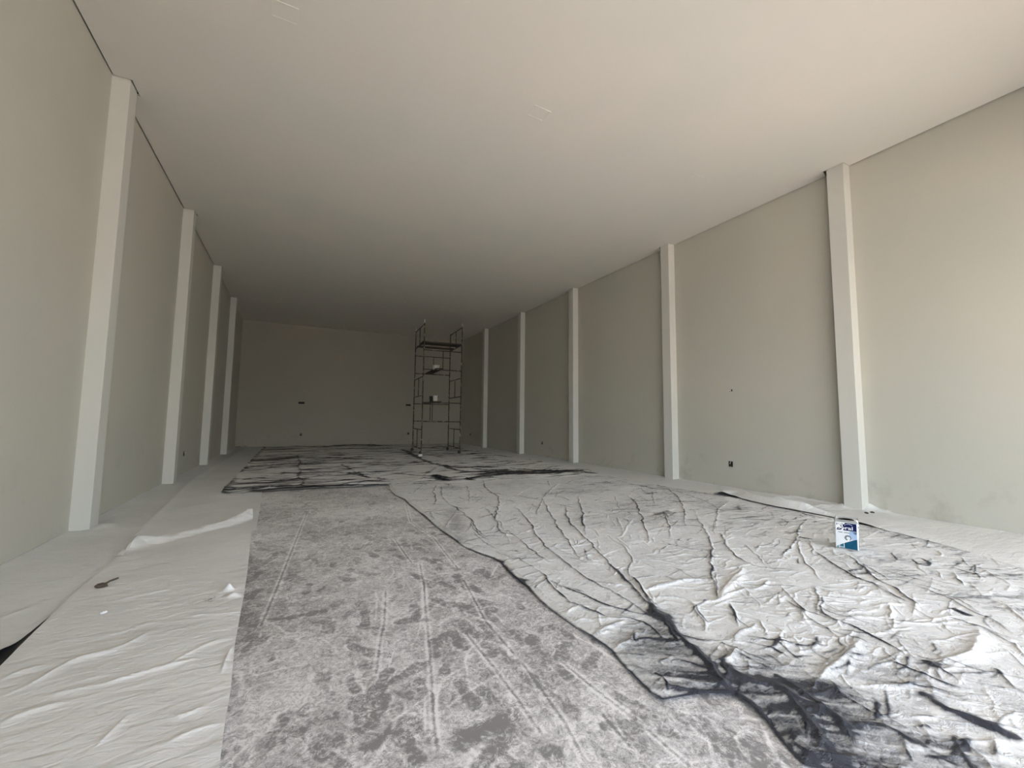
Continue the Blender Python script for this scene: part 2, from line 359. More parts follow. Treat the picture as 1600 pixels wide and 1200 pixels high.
for pl in (T6([(310, 490), (200, 760), (110, 980), (20, 1190)]), T6([(860, 650), (920, 740), (965, 800)]), T6([(1015, 800), (1040, 950), (1045, 1180)]), T10([(1040, 20), (1055, 250), (1080, 600), (1095, 900), (1115, 1080)]),
           T10([(1290, 30), (1350, 140), (1420, 280), (1600, 490)]), T10([(1300, 360), (1470, 570), (1600, 750)]), T11([(60, 560), (210, 770), (320, 930), (430, 1150)]), T11([(0, 740), (90, 880), (170, 990)]),
           T11([(300, 540), (480, 690), (620, 800), (700, 860)]), T10([(800, 100), (790, 290), (760, 430), (735, 620)]), T6([(930, 420), (960, 540), (1100, 640), (1250, 830)]), T11([(560, 880), (720, 1070)]), T11([(830, 960), (960, 1080), (1080, 1180)])):
    track(pl, 0.012, 0.40, 0.45, 0.028)
for k in range(150):   # fine scrapes of white dust
    cy = 1.15*(7/1.15)**rs.random(); cx = rs.uniform(-0.4, 2.3); a = rs.choice((rs.gauss(1.3, 0.5), rs.uniform(0, 3.14))); L = rs.uniform(0.05, 0.28)
    pl = np.array([[cx-L*math.cos(a), cy-L*math.sin(a)], [cx+rs.gauss(0, 0.03), cy], [cx+L*math.cos(a), cy+L*math.sin(a)]])
    crease(S, smooth_line(pl), 0.01, 0, rs.uniform(0.004, 0.010), -rs.uniform(0.15, 0.45))
for pl, w, dk in ((T10([(1250, 1020), (1330, 985), (1450, 940), (1600, 870)]), 0.035, 0.75), (T10([(700, 1090), (780, 1030), (870, 950)]), 0.022, 0.5), (T10([(30, 275), (140, 270), (230, 260)]), 0.016, 0.55), (T10([(270, 970), (330, 940), (360, 910)]), 0.018, 0.5), (T10([(390, 100), (440, 60)]), 0.02, 0.4)):
    crease(S, pl, 0.01, 0, w, dk)
tag(grid_mesh('floor', X, Y, Z, M_FLOOR, D), 'grey floor covered in footprints and white plaster dust', kind='structure')

# ------------------------------------------------------------------ white paper sheets along the walls
def paper(name, near, far, left, right, nu, nv, z0, mat, label, cat='drop sheet', amp=0.006, creases=(), extra=None, group=None, edge=0.0):
    X, Y = coons(near, far, left, right, nu, nv); Z = np.full(X.shape, z0)+edge*np.exp(-(np.linspace(0, 1, X.shape[1])[None, :]/0.05)**2)+amp*(fbm(X*1.8+Y*0.9, Y*3.2-X*0.8, 4, 21)-0.25)+0.35*amp*(fbm(X*7+Y*4, Y*11-X*3, 3, 25)-0.5); D = np.ones(X.shape)
    for pl, w, h in creases: crease((X, Y, Z, D), smooth_line(np.asarray(pl)), w, h)
    if extra: extra(X, Y, Z)
    return tag(grid_mesh(name, X, Y, np.maximum(Z, z0), mat), label, cat, group)
seam = [(-1.40, 2.0), (-1.44, 3.0), *map(tuple, fls([(0, 1045), (75, 970), (155, 897), (240, 825), (310, 750)])), (-1.85, 24.0)]
XW = XL+0.004
def wall_strip_extra(X, Y, Z):
    m = np.exp(-((X-XL)/0.05)**2); Z += m*0.012*(fbm(Y*3, X*3, 3, 5))
    c = fl(15, 1030); Z += 0.05*np.exp(-(((X-c[0]+0.02)/0.13)**2+((Y-c[1])/0.16)**2))       # curled corner by the gap
    c = fls([(160, 826)])[0]; Z += 0.03*np.exp(-(((X-XL-0.28)/0.10)**2+((Y-7.62)/0.14)**2))
    cols = np.zeros_like(X)
sm = np.array(seam); gap = sm.copy()
gap[:, 0] -= np.interp(sm[:, 1], [2, 3.6, 3.9, 4.25, 4.6, 24], [0.10, 0.07, 0.075, 0.045, -0.03, -0.03])
wl_left = [(XW, 2.0), (XW, LY[0]-0.01), (XW, 12), (XW, 24.1)]
C3 = lambda p: fls(p, 0, 900, 4); C2 = lambda p: fls(p, 0, 600, 4)
paper('paper_sheet', [(XW, 2.0), tuple(gap[0])], [(XW, 24.1), tuple(gap[-1])], wl_left, [tuple(p) for p in gap], 90, 360, 0.004, M_PAPER,
      'white paper strip laid along the foot of the left wall', creases=[(C2([(620, 1170), (480, 1130), (300, 1120)]), 0.02, 0.01), (C3([(0, 275), (200, 200)]), 0.02, 0.012), (C3([(280, 50), (500, 10)]), 0.02, 0.008), (C2([(700, 915), (850, 905)]), 0.02, 0.012), (C2([(620, 840), (900, 820), (1000, 815)]), 0.03, 0.012), (C2([(900, 690), (1150, 680)]), 0.04, 0.012)],
      extra=wall_strip_extra, group=None)
# strip beside it, running under the black sheet to the far wall
bl = np.array([p for p in seam if p[1] > 5.0]); bl = np.vstack([[bl[0][0]+0.1, 5.9], bl[1:]]) if bl[0][1] < 5.9 else bl
bl[:, 0] -= 0.12
br = [tuple(fl(400, 830)+np.array([0.0, 0])), tuple(fl(407, 790)), tuple(fl(409, 771)), (-0.6, 14), (-0.7, 24.1)]
paper('paper_sheet', [tuple(bl[0]), br[0]], [tuple(bl[-1]), br[-1]], [tuple(p) for p in bl], br, 70, 300, 0.010, M_PAPER,
      'pale paper strip running back from the bright sheet towards the far left corner', edge=0.018,
      creases=[(C2([(1000, 815), (1200, 770), (1400, 740)]), 0.03, 0.012), (C2([(1150, 700), (1280, 710), (1550, 700)]), 0.03, 0.012), (C2([(1050, 830), (1300, 830)]), 0.03, 0.01)])
# bright near sheet
ct = [tuple(p) for p in fls([(203, 857), (216, 850), (246, 847), (300, 833), (350, 822), (385, 808), (394, 806)])]
cr_ = [(-0.17, 1.6), *map(tuple, fls([(343, 1200), (352, 1130), (360, 1085), (367, 1010), (376, 960), (380, 940), (386, 900), (390, 862), (395, 812)])), ct[-1]]
cl = [(-1.40, 1.6), *map(tuple, fls([(0, 1046), (45, 1000), (75, 971), (110, 935), (155, 898)])), ct[0]]
def near_extra(X, Y, Z):
    nv = X.shape[0]; top = np.array(ct); d = dist_poly(X, Y, top)
    w = np.clip(1-d/0.20, 0, 1); u = np.linspace(0, 1, X.shape[1])[None, :]
    amp = np.interp(u, [0, 0.08, 0.2, 0.3, 0.8, 0.95, 1], [0.055, 0.075, 0.05, 0.035, 0.06, 0.10, 0.09])
    Z += amp*w*w*(3-2*w)*(0.8+0.4*vnoise(X*5, Y*5, 3))
    c = fl(357, 926); Z += 0.06*np.exp(-(((X-c[0])/0.035)**2+((Y-c[1])/0.03)**2))
    c = fl(365, 935); Z += 0.03*np.exp(-(((X-c[0])/0.05)**2+((Y-c[1])/0.035)**2))
paper('paper_sheet', [(-1.40, 1.6), (-0.9, 1.6), (-0.17, 1.6)], ct, cl, cr_, 260, 420, 0.018, M_PAPER2,
      'bright near paper sheet with a lifted far edge, nearest the photographer', amp=0.012, extra=near_extra,
      creases=[(C3([(590, 715), (720, 685), (900, 625), (1040, 585), (1200, 540)]), 0.010, 0.016), (C3([(0, 945), (200, 870), (400, 820)]), 0.025, 0.012), (C3([(0, 780), (200, 710), (460, 540), (750, 480), (950, 360)]), 0.025, 0.014),
               (C3([(300, 780), (420, 750), (590, 715)]), 0.012, 0.010), (C3([(1080, 910), (1150, 900), (1260, 850)]), 0.012, 0.010), (C3([(580, 1120), (680, 1020), (800, 900)]), 0.02, 0.010), (C3([(1040, 580), (1300, 440), (1440, 400)]), 0.015, 0.010),
               (C3([(1380, 640), (1410, 540), (1450, 460)]), 0.012, 0.012), (C3([(480, 550), (600, 520), (740, 490)]), 0.015, 0.012), (C3([(1000, 1100), (1200, 1000), (1380, 950)]), 0.02, 0.010), (C3([(1180, 270), (1350, 260), (1500, 245)]), 0.015, 0.012),
               (C3([(720, 170), (900, 130), (1100, 90)]), 0.02, 0.008), (C3([(600, 400), (760, 370), (900, 320), (1040, 300)]), 0.015, 0.008), (C3([(840, 200), (1000, 180)]), 0.015, 0.008), (C3([(0, 680), (160, 610), (300, 580)]), 0.02, 0.01)])
gx = [tuple(fl(-40, 1075)), tuple(fl(0, 1040)), tuple(fl(40, 1000)), tuple(fl(90, 955))]
X, Y = coons([(gx[0][0]-0.3, gx[0][1]), (gx[0][0]+0.2, gx[0][1])], [(gx[-1][0]-0.25, gx[-1][1]), (gx[-1][0]+0.2, gx[-1][1])], [(p[0]-0.28, p[1]) for p in gx], [(p[0]+0.2, p[1]) for p in gx], 12, 30)
M_BLKP = plain('bare_black_plastic', (0.012, 0.013, 0.015), 0.5)
tag(grid_mesh('plastic_sheet', X, Y, np.full(X.shape, 0.0025), M_BLKP), 'bare black plastic showing in the gap between two white sheets at far left', 'drop sheet')
# right wall strip
C8 = lambda p: fls(p, 1200, 680, 4)
fr_left = [(6.6, 0.2), (6.75, 1.6), *map(tuple, fls([(1345, 820), (1310, 813), (1260, 804), (1215, 797), (1165, 785), (1143, 777)])), (7.2, 6.2), (7.0, 7.0), (7.2, 12.0), (7.0, 24.1)]
XWR = XR-0.004
def flap_extra(X, Y, Z):
    m = np.exp(-((XR-X)/0.06)**2); Z += m*0.02*fbm(Y*2.5, X, 3, 9)
    for (px, py, sx, sy, h) in ((1216, 783, 0.22, 0.16, 0.09), (1175, 778, 0.3, 0.12, 0.05), (1362, 797, 0.16, 0.14, 0.13), (1318, 793, 0.12, 0.12, 0.07), (1290, 793, 0.2, 0.12, 0.04)):
        c = fl(px, py); Z += h*np.exp(-np.abs((X-c[0])/sx)**1.4-np.abs((Y-c[1])/sy)**1.4)
    e = fls([(1350, 822), (1310, 814), (1260, 804), (1215, 796), (1165, 784), (1143, 776)]); d = dist_poly(X, Y, e); al = np.clip(vnoise(Y*1.7, X*0, 12)*1.6-0.1, 0.25, 1.1)*np.clip((Y-3.45)/0.7, 0, 1); Z += 0.115*al*np.exp(-np.abs((d-0.20)/0.11)**1.5)+0.03*np.exp(-(d/0.5)**2)
paper('paper_sheet', [(6.6, 0.2), (XWR, 0.2)], [(7.0, 24.1), (XWR, 24.1)], fr_left, [(XWR, 0.2), (XWR, 4), (XWR, 12), (XWR, 24.1)], 110, 420, 0.004, M_PAPER,
      'white paper strip laid along the foot of the right wall', amp=0.010, extra=flap_extra,
      creases=[(C8([(0, 400), (120, 385), (300, 420), (470, 440)]), 0.03, 0.04), (C8([(150, 455), (300, 450), (440, 440)]), 0.03, 0.03), (C8([(580, 470), (660, 450), (780, 500)]), 0.03, 0.03)])

# ------------------------------------------------------------------ far black plastic sheet
ef_left = [*map(tuple, fls([(345, 773), (362, 753), (380, 735), (397, 715), (410, 700)]))]; ef_left[-1] = (-1.25, 23.4)
ef_right = [(7.6, 8.6), (7.5, 9.6), *map(tuple, fls([(926, 736), (880, 728), (832, 720), (790, 713)])), (7.3, 19), (7.1, 23.6)]
ef_near = [ef_left[0], *map(tuple, fls([(372, 772), (405, 770), (450, 767), (500, 764), (560, 762), (607, 759)])), (3.2, 9.1), (7.6, 8.6)]
ef_far = [ef_left[-1], (0, 23.75), (1.2, 23.5), (2.5, 23.85), (4, 23.6), (5.5, 23.8), (7.1, 23.6)]
X, Y = coons(ef_near, ef_far, ef_left, ef_right, 420, 360); Z = 0.020+0.02*(fbm(X*0.9, Y*1.6, 4, 31)-0.3); D = 1.12+0.6*(fbm(X*0.5, Y*1.5, 4, 33)-0.5)
S = (X, Y, Z, D, X+0.25*(fbm(X*1.5, Y*0.9, 3, 61)-0.5), Y+0.22*(fbm(X*1.1, Y*1.3, 4, 63)-0.5), fbm(X*1.6, Y*4.0, 4, 65))
D -= 0.28*np.exp(-((Y-10.2)/1.1)**2)*np.clip((3.6-X)/2.5, 0, 1)                     # dark bare band at the near end
D -= 0.25*np.clip((1.6-X)/2.2, 0, 1)*np.clip((Y-14)/4, 0, 1) + 0.2*np.clip((Y-19)/4, 0, 1)
rs = random.Random(5)
for k in range(620):
    cx, cy = rs.uniform(-1.2, 7.6), 9.2*(23.5/9.2)**rs.random(); a = rs.gauss(0.0, 0.22); L = rs.uniform(0.15, 0.9)
    pl = np.array([[cx-L*math.cos(a), cy-L*math.sin(a)+rs.gauss(0, .06)], [cx, cy+rs.gauss(0, .08)], [cx+L*math.cos(a), cy+L*math.sin(a)]])
    crease(S, smooth_line(pl), rs.uniform(0.03, 0.06), rs.uniform(0.005, 0.025), rs.uniform(0.015, 0.05)*cy/12, rs.uniform(0.3, 1.1)*(1.25 if cx < 2 else 0.9))
for p, w, dk, h in (([(920, 95), (1000, 140), (1100, 182), (1250, 222), (1330, 242), (1600, 238)], 0.10, 1.2, 0.03), ([(850, 245), (1000, 255), (1100, 265), (1350, 288)], 0.10, 0.9, 0.02), ([(1060, 252), (1130, 212)], 0.05, 0.7, 0.02),
                 ([(540, 190), (600, 230), (700, 282)], 0.05, 0.8, 0.02), ([(270, 130), (262, 200), (275, 330)], 0.04, 0.6, 0.02), ([(0, 162), (150, 150), (330, 145), (520, 152), (850, 158)], 0.14, 0.9, 0.02), ([(0, 165), (120, 158), (250, 140)], 0.25, 0.6, 0.0),
                 ([(480, 72), (600, 66), (760, 68)], 0.30, 0.9, 0.05), ([(30, 78), (150, 72), (260, 72)], 0.30, 0.9, 0.04), ([(700, 70), (850, 85), (1000, 110), (1200, 150)], 0.1, 0.5, 0.0), ([(520, 240), (800, 290)], 0.06, 0.7, 0.02),
                 ([(0, 240), (250, 250), (520, 236), (720, 240)], 0.10, 0.6, 0.01), ([(0, 355), (280, 335), (800, 318)], 0.10, 1.0, 0.03), ([(-200, 355), (0, 345)], 0.08, 0.9, 0.03), ([(1150, 200), (1330, 210), (1500, 235), (1800, 240), (2050, 232)], 0.10, 0.9, 0.03), ([(1600, 215), (1900, 240), (2140, 245)], 0.08, 0.8, 0.02),
                 ([(1050, 80), (1300, 100), (1420, 108)], 0.12, 0.6, 0.0), ([(1100, 115), (1400, 125), (1600, 140)], 0.12, 0.5, 0.0), ([(1110, 262), (1150, 280), (1220, 297), (1310, 288), (1400, 266), (1600, 252), (1900, 243)], 0.15, 1.3, 0.05), ([(1240, 270), (1400, 255), (1700, 232), (2000, 236)], 0.12, 1.0, 0.03)):
    crease(S, smooth_line(T6(p)), w*0.5, h, w*0.75, dk*1.0, taper=False)
edge = np.array(ef_left); d = dist_poly(X, Y, edge); D -= 0.9*np.exp(-(d/0.10)**2)*np.clip(fbm(Y*3.5, X*3, 3, 4)*2.2-0.5, 0, 1.2); Z += 0.03*np.exp(-(d/0.08)**2)*vnoise(Y*2, X, 6)
tag(grid_mesh('plastic_sheet', X, Y, np.maximum(Z, 0.014), M_PLASTIC2, D), 'dark streaked black plastic sheet across the far half of the floor, under the scaffold', 'drop sheet')

# ------------------------------------------------------------------ near crumpled sheet
C7 = lambda p: fls(p, 800, 680, 4); C12 = lambda p: fls(p, 1200, 900, 4)
d_left = [(2.42, 0.72), *map(tuple, fls([(1255, 1198), (1220, 1160), (1200, 1134), (1175, 1109), (1147, 1091), (1100, 1090), (1060, 1095), (1035, 1098), (1015, 1085), (980, 1050), (955, 1020), (922, 997), (890, 975), (865, 957), (845, 942), (827, 922),
          (800, 902), (782, 880), (772, 874), (750, 867), (725, 855), (710, 845), (692, 832), (675, 818), (660, 805), (640, 790), (631, 780), (617, 775), (609, 765), (604, 752)]))]
d_right = [(6.9, 0.72), *map(tuple, fls([(1600, 893), (1500, 862), (1400, 836), (1300, 812), (1220, 796), (1150, 780), (1090, 771), (1035, 762), (985, 752), (945, 744)]))]
d_far = [d_left[-1], *map(tuple, fls([(640, 748), (680, 749), (700, 757), (720, 757), (742, 752), (790, 745), (860, 742)])), d_right[-1]]
d_near = [d_left[0], (4.5, 0.70), d_right[0]]
X, Y = coons(d_near, d_far, d_left, d_right, 860, 860)
R = np.hypot(X, Y); ZB = 0.028+0.016*(fbm(X*1.3, Y*1.3, 3, 41)-0.4)+0.005*(fbm(X*6, Y*6, 3, 43)-0.5); Z = np.zeros_like(X)
D = 0.90+0.6*(fbm(X*1.4, Y*1.4, 5, 45)-0.5)
S = (X, Y, Z, D, X+0.07*(fbm(X*5, Y*5, 3, 53)-0.5), Y+0.07*(fbm(X*5, Y*5, 3, 55)-0.5), fbm(X*7, Y*7, 3, 57))
def cz(conv, items):
    for it in items:
        pts, w, h, dw, dk = it
        crease(S, smooth_line(conv(pts)), w, h, dw, dk)
K = dict
m_ = (0.013, 0.024, 0.0095, 0.8); s_ = (0.010, 0.017, 0.007, 0.62); t_ = (0.008, 0.011, 0.006, 0.5); r_ = (0.014, 0.024, 0.008, 0.3); rs_ = (0.010, 0.015, 0.0, 0.0)
cz(C7, [(p, *k) for p, k in (
    ([(20, 455), (80, 510), (125, 575), (150, 640), (200, 700), (260, 770), (350, 835), (430, 890), (560, 970), (700, 1050), (800, 1110), (900, 1175), (980, 1190)], m_),
    ([(185, 410), (240, 500), (290, 590), (340, 660), (380, 730), (430, 800)], m_), ([(185, 410), (165, 470), (150, 515)], s_), ([(185, 410), (230, 360), (300, 305)], s_),
    ([(335, 450), (345, 520), (380, 590), (460, 650), (500, 700), (560, 770), (640, 870), (720, 960), (800, 1040), (900, 1150)], m_), ([(415, 390), (435, 470), (450, 570), (465, 645)], m_),
    ([(715, 385), (770, 430), (800, 500), (830, 570), (850, 640), (850, 700)], m_), ([(950, 330), (1020, 380), (1070, 450), (1080, 520), (1080, 575)], m_),
    ([(1140, 505), (1190, 590), (1240, 660), (1250, 740), (1245, 830), (1240, 900), (1270, 980), (1285, 1060)], m_), ([(1280, 615), (1330, 680), (1380, 760), (1450, 810), (1520, 840), (1600, 850)], m_),
    ([(1280, 615), (1275, 560), (1290, 470), (1330, 440), (1370, 415)], s_), ([(1290, 470), (1230, 430), (1100, 385), (1000, 350)], s_), ([(945, 330), (1050, 350), (1200, 370), (1400, 405), (1600, 440)], (0.02, 0.01, 0.02, 0.6)),
    ([(1300, 1040), (1340, 980), (1400, 900), (1450, 850)], (0.025, 0.04, 0, 0)), ([(840, 995), (900, 970), (1000, 940), (1100, 930), (1200, 925)], (0.022, 0.028, 0, 0)),
    ([(-30, 610), (80, 700), (170, 770), (260, 830)], s_), ([(205, 900), (250, 970), (310, 1040), (360, 1075)], m_), ([(240, 930), (330, 980), (450, 1030), (560, 1080), (700, 1120), (850, 1150)], m_), ([(360, 1075), (480, 1120), (600, 1170)], s_),
    ([(680, 690), (720, 740), (750, 790), (720, 840), (740, 920)], s_), ([(765, 920), (800, 990), (860, 1060), (920, 1110)], m_), ([(950, 500), (970, 560), (990, 610), (990, 660)], s_), ([(990, 580), (1060, 540)], t_), ([(640, 380), (660, 430), (675, 490)], t_),
    ([(880, 360), (880, 420), (890, 440)], s_), ([(220, 290), (240, 330)], s_), ([(660, 540), (690, 590), (700, 640)], rs_), ([(750, 530), (720, 600), (690, 650)], rs_), ([(420, 800), (490, 770)], rs_), ([(0, 400), (100, 340), (200, 315)], rs_), ([(680, 690), (820, 680), (850, 700)], rs_),
    ([(540, 350), (640, 320), (780, 335)], t_), ([(560, 400), (500, 430)], t_), ([(720, 400), (760, 350), (900, 320)], t_), ([(790, 295), (870, 310), (960, 330)], (0.03, 0.03, 0.05, 1.0)), ([(640, 300), (800, 325), (900, 345)], (0.03, 0.02, 0.03, 0.6)),
    ([(1450, 690), (1520, 770), (1600, 830)], t_), ([(1180, 800), (1230, 760)], t_), ([(1100, 470), (1160, 490), (1140, 505)], rs_), ([(0, 770), (90, 820), (180, 880), (240, 930)], t_), ([(1480, 990), (1560, 980), (1600, 930)], r_), ([(1130, 1080), (1200, 1150), (1240, 1200)], s_), ([(1365, 1090), (1410, 1190)], s_))])
cz(T11, [(p, *k) for p, k in (
    ([(660, 0), (740, 90), (830, 180), (900, 260), (960, 300)], m_), ([(750, 20), (830, 150), (870, 210), (930, 280)], m_),
    ([(970, 290), (1060, 410), (1150, 500), (1240, 590), (1290, 660), (1400, 760), (1480, 810), (1540, 870), (1600, 930)], (0.025, 0.04, 0.017, 1.4)), ([(900, 260), (970, 300)], (0.03, 0.04, 0.045, 1.5)),
    ([(1310, 590), (1400, 660), (1500, 710), (1600, 740)], (0.03, 0.04, 0.018, 1.2)), ([(360, 298), (500, 295), (650, 290)], rs_), ([(500, 380), (600, 340), (700, 300)], (0.02, 0.025, 0, 0)), ([(620, 480), (700, 450), (770, 390), (790, 370)], (0.018, 0.022, 0, 0)),
    ([(770, 380), (760, 440), (820, 410), (960, 430), (1050, 460)], s_), ([(840, 120), (920, 90), (1050, 55), (1200, 40)], r_), ([(910, 160), (1000, 150), (1100, 180), (1190, 280), (1230, 330), (1200, 380)], r_), ([(1300, 185), (1350, 110), (1440, 20)], (0.028, 0.045, 0, 0)),
    ([(1110, 190), (1290, 190), (1380, 140), (1480, 100)], r_), ([(1370, 200), (1410, 290), (1420, 350)], s_), ([(1560, 310), (1590, 390)], s_), ([(1380, 440), (1440, 370), (1530, 330)], r_), ([(1310, 440), (1390, 480), (1420, 490)], s_), ([(1420, 490), (1500, 530), (1600, 570)], s_),
    ([(1330, 580), (1420, 500)], (0.025, 0.05, 0, 0)), ([(880, 640), (960, 700), (970, 750)], s_), ([(970, 730), (1100, 750), (1380, 755)], s_), ([(1270, 0), (1275, 90), (1290, 180)], s_), ([(970, 310), (1010, 380), (1050, 450)], m_), ([(340, 190), (480, 230), (590, 290)], s_), ([(600, 290), (760, 290), (900, 350), (950, 420)], s_)) ])
cz(C12, [(p, *k) for p, k in (
    ([(0, 740), (80, 770), (200, 850), (320, 900), (430, 960), (500, 1000)], (0.02, 0.035, 0.013, 1.3)), ([(80, 680), (200, 770), (300, 860), (420, 940), (480, 1000), (520, 1070)], (0.02, 0.03, 0.016, 1.2)), ([(110, 180), (200, 250), (330, 270), (420, 320), (480, 340)], s_),
    ([(340, 250), (400, 310), (480, 330), (600, 390), (740, 455), (900, 540)], m_), ([(750, 570), (860, 620), (980, 670), (1100, 710), (1200, 740)], m_), ([(620, 60), (720, 120), (830, 170), (880, 190)], m_), ([(770, 90), (850, 150), (940, 210)], m_), ([(900, 70), (1050, 130), (1160, 180), (1300, 260), (1400, 300), (1540, 380)], s_),
    ([(1170, 240), (1240, 268)], (0.02, 0.02, 0.025, 1.7)), ([(1080, 270), (1200, 300), (1320, 360), (1460, 420), (1600, 480)], s_), ([(1520, 440), (1600, 530)], s_), ([(330, 700), (420, 610), (520, 530), (590, 450)], (0.03, 0.06, 0, 0)), ([(1310, 360), (1300, 450), (1270, 520), (1200, 570), (1090, 600)], (0.03, 0.055, 0, 0)),
    ([(1010, 590), (1060, 620), (1200, 690)], m_), ([(990, 800), (1080, 870), (1180, 910), (1300, 950), (1420, 1000), (1560, 1070)], (0.02, 0.03, 0.020, 1.7)), ([(1320, 960), (1420, 1005), (1500, 1045)], (0.02, 0.01, 0.03, 1.4)), ([(750, 200), (770, 260), (740, 290)], r_), ([(770, 290), (790, 360)], rs_), ([(300, 90), (320, 160), (330, 260)], s_), ([(340, 150), (350, 250), (420, 320)], s_),
    ([(90, 100), (150, 170), (220, 260), (240, 300)], s_), ([(180, 210), (280, 300), (380, 380), (450, 430)], s_), ([(500, 1000), (560, 960), (700, 990), (850, 1060), (1000, 1130), (1100, 1180)], (0.03, 0.02, 0.016, 0.7)), ([(480, 800), (600, 880), (760, 960), (900, 1020)], r_), ([(1450, 620), (1540, 750)], s_),
    ([(460, 480), (440, 430)], s_), ([(480, 290), (640, 290), (730, 270)], rs_), ([(780, 310), (1000, 325), (1280, 320)], rs_), ([(700, 200), (830, 200)], rs_), ([(1020, 590), (1040, 610)], (0.02, 0.02, 0.025, 1.6)), ([(1300, 340), (1400, 390), (1500, 420)], s_), ([(900, 740), (1000, 790), (1150, 820), (1350, 860)], rs_), ([(600, 740), (860, 740), (1000, 720)], r_), ([(1400, 1150), (1440, 1080)], r_), ([(0, 700), (90, 760), (200, 900), (300, 1000), (420, 1150)], (0.03, 0.03, 0.016, 0.7)))])
cz(C8, [(p, *k) for p, k in (
    ([(235, 540), (190, 620), (180, 690), (110, 740), (50, 820)], m_), ([(205, 660), (190, 710), (220, 800), (280, 860), (340, 940)], s_), ([(265, 665), (290, 770)], s_), ([(290, 740), (380, 800), (450, 850), (560, 920), (640, 950), (760, 1010), (870, 1070)], m_), ([(480, 750), (570, 820), (640, 890), (740, 950)], s_),
    ([(620, 840), (700, 890), (760, 920)], s_), ([(570, 820), (700, 930), (830, 1010), (940, 1090)], s_), ([(1060, 1010), (1200, 1060), (1330, 1130)], s_), ([(890, 785), (970, 785), (1020, 840), (940, 830), (890, 785)], (0.008, 0.008, 0.010, 1.0)), ([(820, 625), (940, 655), (1100, 695), (1280, 740)], (0.04, 0.02, 0.05, 0.9)), ([(600, 560), (800, 615), (1000, 665), (1200, 715), (1600, 790)], (0.05, 0.01, 0.14, 0.55)),
    ([(0, 455), (60, 455), (160, 485), (330, 530), (420, 540)], (0.02, 0.01, 0.02, 0.8)), ([(160, 485), (300, 530)], s_), ([(210, 660), (265, 664)], (0.02, 0.02, 0.022, 1.7)), ([(1160, 1120), (1240, 1150)], (0.02, 0.01, 0.02, 1.5)), ([(240, 560), (330, 540), (400, 530)], rs_), ([(1060, 740), (1080, 775)], r_), ([(410, 720), (425, 760)], rs_), ([(1170, 905), (1240, 960)], s_), ([(0, 850), (90, 870)], s_))])
cz(T6, [(p, *k) for p, k in (
    ([(1200, 440), (1280, 490), (1350, 545), (1370, 590), (1440, 650)], m_), ([(1350, 545), (1340, 600), (1310, 620)], s_), ([(1420, 280), (1430, 350), (1510, 385), (1520, 440), (1490, 530), (1520, 600), (1580, 680)], m_), ([(1420, 460), (1480, 520), (1560, 600)], s_), ([(1130, 320), (1100, 370), (1130, 400), (1110, 450)], m_), ([(1160, 330), (1160, 400), (1210, 440)], s_),
    ([(1340, 570), (1400, 640), (1460, 670)], s_), ([(1180, 600), (1230, 530), (1250, 500)], rs_), ([(980, 370), (1040, 320), (1100, 310)], s_), ([(1090, 490), (1120, 540)], s_), ([(1310, 320), (1340, 380), (1330, 440)], s_), ([(840, 290), (880, 330), (960, 330)], rs_), ([(1360, 620), (1440, 700), (1540, 740)], t_), ([(1500, 740), (1600, 790)], r_))])
# fans of fine creases between the traced folds
rs = random.Random(23)
for k in range(1500):
    v = rs.random(); i = int(v*859); j = int(rs.random()*859); cx, cy = X[i, j], Y[i, j]; rr = math.hypot(cx, cy)
    a = rs.choice((rs.gauss(-0.6, 0.5), rs.gauss(0.2, 0.35), rs.uniform(0, 3.14))); L = rs.uniform(0.012, 0.05)*rr; b = rs.gauss(0, 0.15)*L
    pl = np.array([[cx-L*math.cos(a), cy-L*math.sin(a)], [cx-b*math.sin(a), cy+b*math.cos(a)], [cx+L*math.cos(a), cy+L*math.sin(a)]])
    dk = rs.choice((0.0, 0.0, 0.15, 0.3, 0.6)); crease(S, smooth_line(pl), rs.uniform(0.006, 0.013), rs.uniform(0.004, 0.014), rs.uniform(0.005, 0.010), dk)
for k in range(420):   # grey streaks rubbed into the dust near the right edge
    t = rs.random(); cx = rs.uniform(5.0, 7.4); cy = rs.uniform(1.2, 8.5); a = rs.gauss(-0.15, 0.25); L = rs.uniform(0.05, 0.35)
    pl = np.array([[cx-L*math.cos(a), cy-L*math.sin(a)], [cx+L*math.cos(a), cy+L*math.sin(a)]])
    crease(S, pl, 0.02, 0, rs.uniform(0.010, 0.025), rs.uniform(0.1, 0.45))
Z = ZB+0.034*np.tanh(0.75*Z/0.034)
S = (X, Y, Z, D, S[4], S[5], S[6])
# bare, dust-free zones
zone = np.zeros_like(X)
brk = 0.45+1.1*fbm(X*5, Y*5, 4, 51)
ax_, ay_ = (X*0.80-Y*0.60), (X*0.60+Y*0.80)              # rubbed along the line of the big fold
brk2 = np.clip(2.6*fbm(ax_*3.5, ay_*24, 5, 71)-0.35, 0, 1.7)
for pts, a, soft in (([(955, 1012), (1000, 985), (1040, 985), (1120, 1045), (1170, 1075), (1290, 1085), (1340, 1120), (1420, 1150), (1600, 1200), (1700, 1260), (1260, 1260), (1175, 1115), (1035, 1100)], 0.38, 0.2), ([(1180, 1085), (1260, 1075), (1330, 1110), (1480, 1160), (1560, 1230), (1290, 1240)], 0.30, 0.14),
                     ([(703, 800), (713, 800), (722, 822), (724, 846), (712, 848), (702, 826)], 0.55, 0.2), ([(1060, 1040), (1200, 1030), (1290, 1080), (1150, 1090)], 0.25, 0.1), ([(1330, 1000), (1480, 1080), (1440, 1110), (1300, 1060)], 0.25, 0.12)):
    zone += a*soft_poly(X, Y, fls(pts), soft)*(0.25*brk+0.75*brk2)
